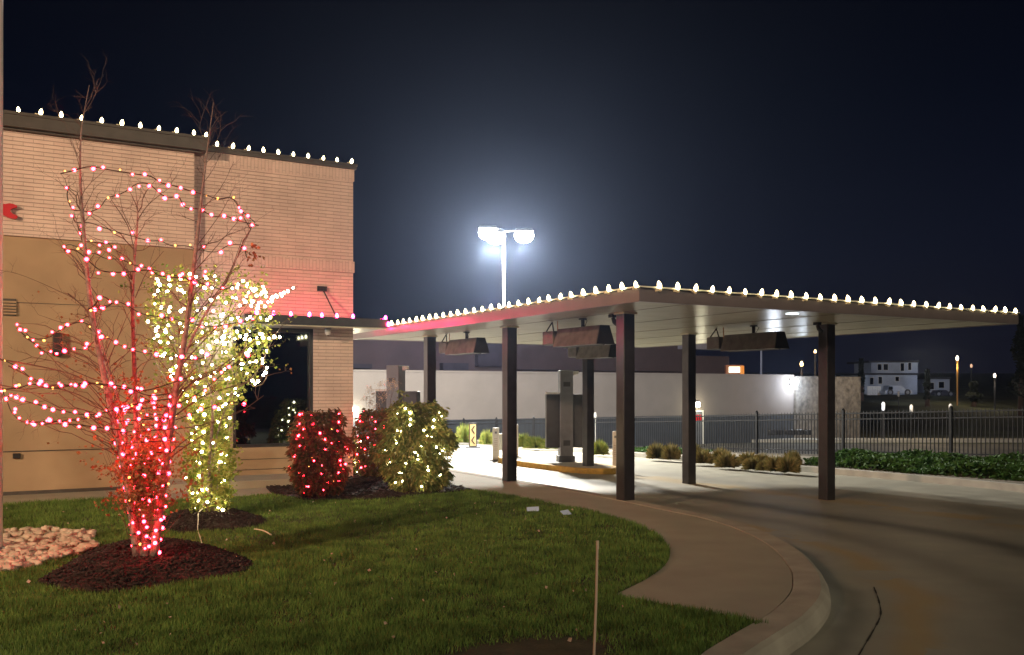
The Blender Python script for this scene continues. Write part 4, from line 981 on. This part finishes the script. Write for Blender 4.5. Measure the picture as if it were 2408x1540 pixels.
# long branches read off the photo
br_px = [([(0,845),(60,855),(140,872),(200,895),(262,960)], .008), ([(20,860),(110,905),(190,930),(240,965)], .007), ([(0,905),(60,915),(120,910),(200,935),(275,985)], .006),
 ([(160,690),(190,715),(230,760)], .007), ([(240,740),(205,730),(170,700),(60,650),(0,635)], .0035), ([(55,790),(110,830),(150,870),(210,900)], .005),
 ([(255,960),(300,940),(340,860),(370,820)], .006), ([(250,860),(275,800),(300,740)], .006), ([(262,860),(310,820),(330,790)], .005), ([(240,845),(190,810),(140,800)], .004),
 ([(318,700),(345,640),(385,590)], .005), ([(318,600),(300,530),(262,470)], .006), ([(322,520),(350,480),(400,440)], .005), ([(320,560),(290,500),(280,450)], .004),
 ([(402,985),(480,930),(560,905),(640,880)], .008), ([(398,1010),(470,1000),(560,970),(620,930)], .006), ([(405,960),(450,900),(520,870),(600,800),(650,780)], .009), ([(395,1080),(450,1040),(500,1010)], .008),
 ([(425,860),(480,800),(540,740),(600,700)], .007), ([(440,760),(500,700),(540,640),(570,560)], .006), ([(455,640),(500,590),(560,520)], .005), ([(462,580),(520,500),(545,450)], .004), ([(470,500),(520,440),(550,380)], .003),
 ([(210,640),(170,600),(140,560)], .004), ([(196,500),(160,450),(130,420)], .003), ([(215,740),(160,760),(90,740)], .004), ([(280,1010),(220,980),(150,990),(60,1000)], .004), ([(286,1050),(240,1000),(170,960)], .004),
 ([(478,430),(500,400),(520,360)], .003), ([(188,380),(165,320),(150,280)], .002), ([(490,350),(515,320),(520,270)], .002), ([(195,270),(215,240),(235,195)], .0018), ([(485,340),(470,300),(480,260)], .0018)]
for pp_, r0 in br_px:
    base_off = r2.uniform(-.35, .35)
    pts = smooth_poly([P3(px, py, base_off*(abs(px-345)/300.0)) for px, py in pp_], 4); n = len(pts)
    tw.tube(pts, [max(.0016, r0*(1-.6*i/(n-1))) for i in range(n)], 5, False)
    twigs(tw, pts, max(.0014, r0*.38), 5, .26, twig_ends)
tw.build('branches', M['twig'], birch, smooth=True)
def leaves(b, c, n, spread, ls, droop=.2, r_=r2, asp=.42):
    for _ in range(n):
        p = c+Vector((r_.gauss(0,spread), r_.gauss(0,spread), r_.gauss(0,spread)))
        s = ls*r_.uniform(.6, 1.25); u = Vector((r_.gauss(0,1), r_.gauss(0,1), r_.gauss(0,.7)-droop)).normalized()
        v = u.cross(Vector((r_.gauss(0,1), r_.gauss(0,1), r_.gauss(0,1)))).normalized()*s*asp; nn = u.cross(v).normalized()*s*.15; u = u*s
        b.add([p, p+u*.45+v+nn, p+u, p+u*.45-v+nn], [(0,1,2),(0,2,3)])
lf = MB()
for _ in range(330):        # leafy skirt of basal shoots
    a = r2.random()*6.28; rr = abs(r2.gauss(0,.5)); px = 338+math.cos(a)*95*rr*1.1; py = r2.uniform(1040,1195)+r2.gauss(0,10)
    leaves(lf, P3(px, py, math.sin(a)*.35), 9, .045, .038, .1)
for _ in range(110):
    px = r2.gauss(345, 60); py = r2.uniform(880, 1060); leaves(lf, P3(px, py, r2.uniform(-.3,.3)), 6, .05, .034)
for q_ in r2.sample([e_ for e_ in twig_ends if e_.z < 2.6], 110): leaves(lf, q_, 2, .03, .035)
for px, py in [(598,580),(605,595),(590,600),(600,610)]: leaves(lf, P3(px, py, .5), 8, .025, .05, .6)
for _ in range(12):     # leaves caught low
    leaves(lf, P3(r2.uniform(440,520), r2.uniform(1060,1180), .2), 3, .05, .04)
lf.build('foliage', M['leaf_birch'], birch)
sk = MB()
for _ in range(70):
    a = r2.random()*6.28; p0 = P3(338+r2.gauss(0,18), 1300-r2.random()*60, r2.uniform(-.1,.1)); p1 = P3(338+math.cos(a)*110*r2.random()**.5, r2.uniform(1050,1190), math.sin(a)*.35)
    limb(sk, p0, p1, .003, .0015, .02, 4, .01, r2)
sk.build('basal_shoots', M['twig'], birch)

# red strings: paths read off the photo, each swag carried round the crown in depth
sw = [
 [(142,408),(165,403),(182,398),(213,392),(262,400),(325,410),(355,415),(380,430),(410,437),(442,447),(482,458),(515,468),(545,466),(568,495),(600,523)],
 [(162,438),(158,462),(170,492),(190,495),(213,497),(235,487),(252,466),(278,458),(302,446),(322,432),(350,433),(377,455),(396,465),(420,463),(435,487),(470,492),(500,508),(530,508),(565,520),(608,530)],
 [(172,505),(178,522),(208,523),(236,532),(268,543),(320,558),(352,566),(378,567),(405,578),(437,578),(470,588),(510,592),(535,578),(570,577),(580,605)],
 [(190,545),(208,566),(222,570),(240,573),(257,574),(262,582),(250,590)],
 [(147,582),(162,575),(180,580),(200,592),(228,598),(250,608),(285,610),(312,622),(340,628),(370,637),(400,645),(430,652),(455,662),(475,656),(495,648)],
 [(150,588),(180,590),(225,628),(245,638),(272,640),(300,640),(350,635),(380,650),(440,655),(520,680),(556,668)],
 [(206,727),(220,720),(240,697),(262,713),(240,726),(215,727),(235,722),(258,716),(280,710),(304,722),(330,736),(355,742),(400,748),(450,760),(500,768),(548,760),(600,752)],
 [(38,760),(55,775),(75,795),(110,795),(135,780),(165,763),(195,758),(225,773),(255,795),(280,810),(305,820),(330,828),(400,838),(450,846),(500,835)],
 [(40,772),(48,780),(75,803),(92,818),(100,826),(118,830),(132,828),(170,820),(200,822),(225,800),(255,795)],
 [(-10,843),(20,852),(48,868),(80,895),(105,905),(145,905),(180,907),(220,902),(260,905),(300,912),(350,930),(400,925)],
 [(5,915),(45,912),(75,903),(118,913),(165,907),(203,900),(240,905),(290,915),(340,918),(390,905),(440,888)],
 [(5,915),(15,938),(28,926),(60,943),(105,955),(148,966),(200,975),(245,970),(290,958),(340,945),(400,938)],
 [(15,938),(28,970),(50,990),(75,993),(98,998),(127,996),(190,1000),(255,1008),(300,1012)],
 [(75,993),(140,990),(195,985),(245,970),(300,955),(360,945)],
 [(330,930),(380,955),(440,940),(500,900),(545,860),(600,830)],
 [(340,980),(400,990),(470,965),(540,945),(600,960)],
]
wires_r = []; bulbs_r = []; tw2 = MB()
def resample(pts, step, start=0):
    out = []; acc = start
    for i in range(len(pts)-1):
        L_ = (pts[i+1]-pts[i]).length
        while acc <= L_: out.append(pts[i]+(pts[i+1]-pts[i])*(acc/max(L_, 1e-9))); acc += step
        acc -= L_
    return out
for k, s in enumerate(sw):
    r3 = random.Random(k); ph = r3.uniform(0, 6.28); amp = .12+.0011*max(abs(s[0][0]-345), abs(s[-1][0]-345))
    n = len(s); pts = smooth_poly([P3(px, py, amp*math.sin(ph+2.4*i/n)) for i, (px, py) in enumerate(s)], 4)
    wires_r.append(pts)
    for p in [pts[0], pts[-1]]+r3.sample(pts, 3):      # a slim branch carries the string
        c_ = [q_ for q_ in STEM if .25 < p.z-q_.z < 1.1]
        if not c_: continue
        q_ = min(c_, key=lambda v: (v-p).length+abs((p.z-v.z)-.55)*.5)
        if (q_-p).length < 1.9: tb_ = limb(tw2, q_, p, .0055, .0016, .07, 6, .012, r3); twigs(tw2, tb_, .0018, 3, .2, twig_ends)
    for p in resample(pts, r3.choice((.118,.128,.138)), .03):
        kk = 'r' if r3.random() < .84 else 'a'
        bulbs_r.append((p+Vector((r3.gauss(0,.012), r3.gauss(0,.012), r3.gauss(0,.014))), kk))
tw2.build('branches', M['twig'], birch, smooth=True)
# wraps round the stems down to the ground
def stem_box(py):
    if py > 1200: return 316+(1300-py)*-.12, 372+(1300-py)*.12
    return 302-(1200-py)*.16, 384+(1200-py)*.13
wrap = []; py = 1298; a = 0
while py > 950:
    l, r_ = stem_box(py); cx_ = (l+r_)/2; hw = (r_-l)/2+3
    wrap.append(P3(cx_+hw*math.cos(a), py, hw/250*math.sin(a)*1.0)); a += .45; py -= 1.9
wires_r.append(wrap)
for p in resample(wrap, .15): bulbs_r.append((p, 'r' if rnd.random() < .85 else 'a'))
for (px, py) in [(345,1262),(338,1290),(350,1285),(342,1240),(360,1262),(335,1215),(350,1180),(345,1120),(330,1070),(420,860),(424,850),(480,640),(568,500)]:
    bulbs_r.append((P3(px, py, -.06), 'r'))
nb = len(bulbs_r); nparts = math.ceil(nb/92); LR = ['red bulbs strung across the top of the bare birch', 'red bulbs swagged through the upper crown of the birch', 'red bulbs on the long left branches of the birch', 'red bulbs wound round the lower birch stems', 'red bulbs at the foot of the birch', 'red bulbs deepest in the birch fork', 'red bulbs by the birch roots']
per = math.ceil(nb/nparts)
wi = [[] for _ in range(nparts)]
for i, w_ in enumerate(wires_r): wi[min(nparts-1, int(i*nparts/len(wires_r)))].append(w_)
for k in range(nparts):
    light_string(LR[k], wi[k], bulbs_r[k*per:(k+1)*per], 'red light strings on the birch', .005)

# ------------------------------------------------------------------ white lit tree
q = at(490, 1204, .08); WD = q.x*ST+q.y*CT
def W3(px, py, off=0): return atd(px, py, WD+off)
wtree = thing('young_tree', (q.x, q.y, .05), 'leafy young tree wrapped in warm white lights, behind the birch', 'tree')
r4 = random.Random(44); b = MB(); ends = []
for k, (pp_, r0) in enumerate([([(482,1208),(472,1100),(462,980),(430,860),(395,760),(370,680)], .024), ([(492,1210),(492,1090),(500,960),(480,840),(490,720),(520,640)], .026), ([(500,1208),(515,1100),(528,1000),(550,900),(580,800),(600,700)], .022), ([(496,1209),(505,1050),(545,930),(600,880),(640,800),(660,770)], .014), ([(486,1208),(468,1040),(420,940),(370,860),(345,800)], .013)]):
    pts = smooth_poly([W3(px, py, r4.uniform(-.2,.2)*i) for i, (px, py) in enumerate(pp_)], 4); n = len(pts)
    MB().tube(pts, [max(.004, r0*(1-.85*i/(n-1))) for i in range(n)], 8).build('trunk', M['trunk'], wtree, smooth=True)
    for i in range(4, n-1): twigs(b, pts[i-1:i+1], .004, 1, .4, ends)
b.build('branches', M['twig'], wtree)
lf = MB()
def wt_pt():
    while True:
        py = r4.uniform(640, 1190)
        if py > 960: hw = 44+10*math.sin(py*.03); cx_ = 494
        else: t_ = (960-py)/320; hw = 50+95*math.sin(min(1, t_*1.25)*math.pi*.62); cx_ = 494-8*t_
        u = r4.uniform(-1, 1)
        if py < 960 and r4.random() > .52-(.2 if py < 740 else 0): continue
        return cx_+u*hw, py, hw
for _ in range(1050):
    px, py, hw = wt_pt(); leaves(lf, W3(px, py, r4.uniform(-1,1)*hw/180), 8, .055, .05, .1, r4, .5)
for q_ in r4.sample(ends, min(150, len(ends))): leaves(lf, q_, 3, .04, .05, .1, r4)
lf.build('foliage', M['leaf_tree'], wtree)
bw = []; wires = []
a = 0; py = 1205; wr_ = []
while py > 650:
    if py > 960: hw = 40
    else: t_ = (960-py)/310; hw = 42+92*math.sin(min(1, t_*1.25)*math.pi*.62)
    wr_.append(W3(492+hw*math.cos(a)+r4.gauss(0,6), py+r4.gauss(0,5), -hw/180*abs(math.sin(a))*.9 if math.sin(a) < .2 else hw/190*math.sin(a)*.5)); a += .42; py -= 2.35
wr_ = smooth_poly(wr_, 2)
for p in resample(wr_, .19): bw.append((p+Vector((r4.gauss(0,.03), r4.gauss(0,.03), r4.gauss(0,.03))), 'w'))
tail = [[(560,668),(575,660),(590,680),(605,685),(618,690),(640,695),(655,690),(672,684),(690,678),(700,672)], [(560,700),(600,725),(640,705),(660,690)], [(600,690),(625,700),(645,702),(668,690),(675,682)], [(540,790),(600,800),(640,795),(660,788)], [(600,905),(630,870),(612,850),(625,840)]]
tw_ = []
for s in tail:
    pts = smooth_poly([W3(px, py, -.1) for px, py in s], 3); tw_.append(pts)
    for p in resample(pts, .075): bw.append((p+Vector((r4.gauss(0,.012), 0, r4.gauss(0,.015))), 'w'))
for s in tail: wtm = MB(); pts = smooth_poly([W3(495,850,0)]+[W3(px, py+4, -.08) for px, py in s], 3); wtm.tube(pts, [.006*(1-.7*i/len(pts)) for i in range(len(pts))], 5, False); wtm.build('long_twig', M['twig'], wtree)
n3 = math.ceil(len(bw)/95); per = math.ceil(len(bw)/n3)
LW = ['warm white bulbs wound round the foot of the leafy tree', 'warm white bulbs in the middle of the leafy tree', 'warm white bulbs in the top of the leafy tree', 'warm white bulbs on the outstretched twigs of the leafy tree', 'warm white bulbs at the twig tips']
for k in range(n3):
    i0_ = int(len(wr_)*k/n3); i1_ = int(len(wr_)*(k+1)/n3)
    light_string(LW[k], [wr_[i0_:i1_+1]]+(tw_ if k == n3-1 else []), bw[k*per:(k+1)*per], 'white light strings on the leafy tree', .003)
# loose cord
pc = [W3(478,1195,-.15), W3(467,1205,-.22)]+[at(px, py, .09) for px, py in [(466,1222)]]+[at(px, py, .02) for px, py in [(465,1246),(470,1262),(476,1282)]]
tag(MB().tube(smooth_poly(pc, 4), .006, 5).build('power_cord', mat('white_cord', (.7,.68,.6), .5)), 'thin white cord hanging from the leafy tree onto the grass', 'cord')
pc = [at(px, py, .03+.03*math.sin(i)) for i, (px, py) in enumerate([(598,1244),(612,1246),(625,1250),(638,1258)])]
tag(MB().tube(smooth_poly(pc, 4), .008, 5).build('tree_tie', mat('pale_tie', (.6,.52,.36), .6)), 'pale curved tie lying on the grass right of the mulch mound', 'tie')

# ------------------------------------------------------------------ shrubs
def shrub(px, py, zb, wpx, hpx, label, cols, leafm, nleaf, nb_, slabel, seed, asp=.28, ls=.075, face=True):
    r5 = random.Random(seed); q = at(px, py, zb); D_ = q.x*ST+q.y*CT; Rw = wpx/2*D_/F; H = hpx*D_/F
    t = thing('shrub', q, label, 'shrub'); b = MB(); st_ = MB(); c = q
    def surf(t_): return (.72+.45*math.sin(min(1, t_*1.15)*math.pi)) if t_ < .8 else (.95*math.sqrt(max(0, 1-((t_-.8)/.2)**2*.6)))
    for _ in range(16):
        a = r5.random()*6.28; h = H*r5.uniform(.5,.95); rr = Rw*r5.uniform(.2,.8)
        limb(st_, c+Vector((r5.gauss(0,.05), r5.gauss(0,.05), -.02)), c+Vector((rr*math.cos(a), rr*math.sin(a), h)), .010, .003, .03, 5, .01, r5)
    st_.build('stems', M['twig'], t)
    lumps = [(r5.random()*6.28, r5.uniform(.1,.95), r5.uniform(.68,1.32)) for _ in range(44)]
    for _ in range(nleaf):
        z = r5.random(); a = r5.random()*6.28; k = 1
        for la, lz, lk in lumps:
            d = ((math.cos(a-la)-1)**2*2+(z-lz)**2*30)
            if d < .22: k = lk
        rr = Rw*surf(z)*k*(1-.55*r5.random()**2)
        p = c+Vector((rr*math.cos(a), rr*math.sin(a), .03+H*z*(.90+.09*k)+r5.gauss(0,.03)))
        out = Vector((math.cos(a), math.sin(a), .1))
        s = ls*r5.uniform(.6,1.3); u = (out*.8+Vector((r5.gauss(0,.6), r5.gauss(0,.6), r5.gauss(0,.5)-.55))).normalized()
        v = u.cross(Vector((r5.gauss(0,1), r5.gauss(0,1), r5.gauss(0,1)))).normalized()*s*asp; nn = Vector((0,0,-s*.18))
        b.add([p, p+u*s*.45+v, p+u*s+nn, p+u*s*.45-v], [(0,1,2),(0,2,3)])
    b.build('foliage', leafm, t)
    bl = []; wr = []
    for i in range(nb_):
        t_ = (i+.5)/nb_; z = t_*.93+.03; a = i*2.4 if not face else -math.pi/2-TH+math.pi*.62*math.sin(i*1.9+.3*r5.random())
        rr = Rw*surf(z)*r5.uniform(.72, 1.05); p = c+Vector((rr*math.cos(a), rr*math.sin(a), .03+H*z+r5.gauss(0,.03))); bl.append((p, cols[0] if r5.random() < cols[2] else cols[1]))
        wr.append(p)
    light_string(slabel, [smooth_poly(wr, 2)], bl, 'light strings on the corner shrubs', .0025)
    return t
shrub(752, 1162, .04, 118, 190, 'shrub wrapped in red lights in front of the brick pier', ('r','a',.9), M['leaf_red'], 7000, 80, 'red bulbs wound over the shrub before the brick pier', 5)
shrub(978, 1150, .04, 132, 196, 'broad green shrub with warm white lights beside the drive lane', ('w','w',1), M['leaf_shrub'], 11000, 84, 'warm white bulbs on the broad green shrub', 6, ls=.10, asp=.20)
shrub(882, 1118, .03, 78, 150, 'reddish shrub with red lights between the pier and the broad shrub', ('r','a',.85), M['leaf_red'], 4200, 40, 'red bulbs on the shrub behind the broad green one', 7)
shrub(838, 1112, .03, 34, 76, 'small shrub glowing with white lights just right of the brick pier', ('w','a',.8), M['leaf_tree'], 900, 22, 'white and red bulbs on the small shrub by the pier', 8, ls=.06)
# red lit barrel behind the small shrub
q = at(826, 1098, 0); t = thing('barrel', (q.x+.15, q.y+.9, 0), 'orange red lit barrel behind the small shrub', 'barrel')
MB().lathe([(.22,0),(.27,.15),(.28,.4),(.26,.62),(.22,.68)], 16, t.location).build('body', mat('orange_barrel', (.65,.13,.04), .5, noise=5), t, smooth=True)
MB().lathe([(.285,.36),(.29,.38),(.29,.46),(.285,.48)], 16, t.location).build('band', M['white'], t)
# dried hydrangea heads
q = at(895, 1098, 0); D_ = q.x*ST+q.y*CT
t = thing('dried_flower_shrub', q, 'bare shrub with pale dried flower heads behind the lit shrubs', 'shrub'); b = MB(); s2 = MB(); r6 = random.Random(3)
for px, py in [(868,915),(880,930),(893,905),(906,900),(925,897),(915,912),(872,945),(898,938),(860,935),(885,955),(930,905),(905,928),(878,965)]:
    p = atd(px, py, D_); limb(s2, Vector(q), p, .006, .002, .02, 5, .01, r6); b = MB(); leaves(b, p, 60, .045, .024, 0, r6, .6); b.build('flower_head', M['dried'], t)
s2.build('stems', M['twig'], t)
q = at(940, 1100, 0); D_ = q.x*ST+q.y*CT
t = thing('leafy_sprig', q, 'tall leafy sprig standing up in front of the far left menu board', 'plant'); b = MB(); s2 = MB()
for px, py in [(940,915),(933,940),(948,950),(935,960),(950,925)]:
    p = atd(px, py, D_); limb(s2, Vector(q), p, .006, .003, .02, 5, .006, r6); leaves(b, p, 5, .05, .13, .6, r6, .2)
s2.build('stems', M['twig'], t); b.build('leaves', M['leaf_shrub'], t)

# ------------------------------------------------------------------ small things
q = at(1396, 1560, 0); D_ = q.x*ST+q.y*CT; tp = atd(1405, 1272, D_+.05)
t = thing('marker_stake', q, 'thin pale stake upright in the foreground grass', 'stake')
MB().tube([q, q+(tp-q)*.5+Vector((.004,0,0)), tp], [.0085,.0085,.008], 7).build('rod', mat('pale_rod', (.55,.42,.32), .6), t)
MB().tube([tp-Vector((0,0,.05)), tp+Vector((0,0,.002))], .010, 7).build('cap', mat('rod_cap', (.6,.5,.36), .6), t)
for px, py, lab, rz in [(1253,1198,'pale blue paper scrap on the lawn, the left one',0),(1331,1206,'pale blue paper scrap on the lawn, the right one',.5)]:
    q = at(px, py, .03)
    b = MB(); u = Vector((math.cos(rz-TH), math.sin(rz-TH), 0)); v = Vector((-u.y, u.x, .45))
    w_ = .085 if px < 1300 else .065
    lo = [q-u*w_-v*.04, q+u*w_-v*.04, q+u*w_+v*.05+Vector((0,0,.01)), q-u*w_+v*.05]
    b.hexa(lo, [p+Vector((0,0,.004)) for p in lo])
    tag(b.build('paper_scrap', mat('blue_paper', (.42,.56,.80), .6)), lab, 'litter', 'paper scraps on the lawn')
# fallen leaves
b = MB(); r_ = random.Random(12); k = 0
while k < 90:
    Y_ = r_.uniform(6, 14); p = cw((r_.uniform(-20, 1500)-CX)/F*Y_, Y_, .045)
    if not inside(np.array([p.x]), np.array([p.y]), lawn_poly)[0]: continue
    k += 1; leaves(b, p, 1, .004, .032, 0, r_, .5)
tag(b.build('fallen_leaves', M['dried']), 'small dry leaves scattered over the lawn', 'leaves', kind='stuff')
# crack / expansion joint in the drive
jp = smooth_poly([ath(px, py, off=.004) for px, py in [(2055,1380),(2066,1410),(2071,1445),(2055,1480),(2020,1540),(1990,1600)]], 4)
b = MB()
for i in range(len(jp)-1):
    a_, c_ = jp[i], jp[i+1]; d = (c_-a_); d.z = 0; nrm = Vector((-d.y, d.x, 0)).normalized()*.0055*(1+.5*math.sin(i*2.1))
    b.add([a_-nrm, c_-nrm, c_+nrm, a_+nrm], [(0,1,2,3)])
tag(b.build('road_joint', mat('joint_tar', (.02,.018,.015), .8)), kind='structure')

# ------------------------------------------------------------------ haze volume added to give the lamps their halo
def haze():
    b = MB().box(-500, 900, -450, 900, -6, 60); m = bpy.data.materials.new('haze'); m.use_nodes = True; t = m.node_tree; t.nodes.clear()
    o = t.nodes.new('ShaderNodeOutputMaterial'); v = t.nodes.new('ShaderNodeVolumePrincipled')
    v.inputs['Color'].default_value = (.50,.64,1,1); v.inputs['Density'].default_value = .00036; v.inputs['Anisotropy'].default_value = .83
    t.links.new(v.outputs[0], o.inputs['Volume']); ob = b.build('haze', m); tag(ob, kind='stuff')
haze()
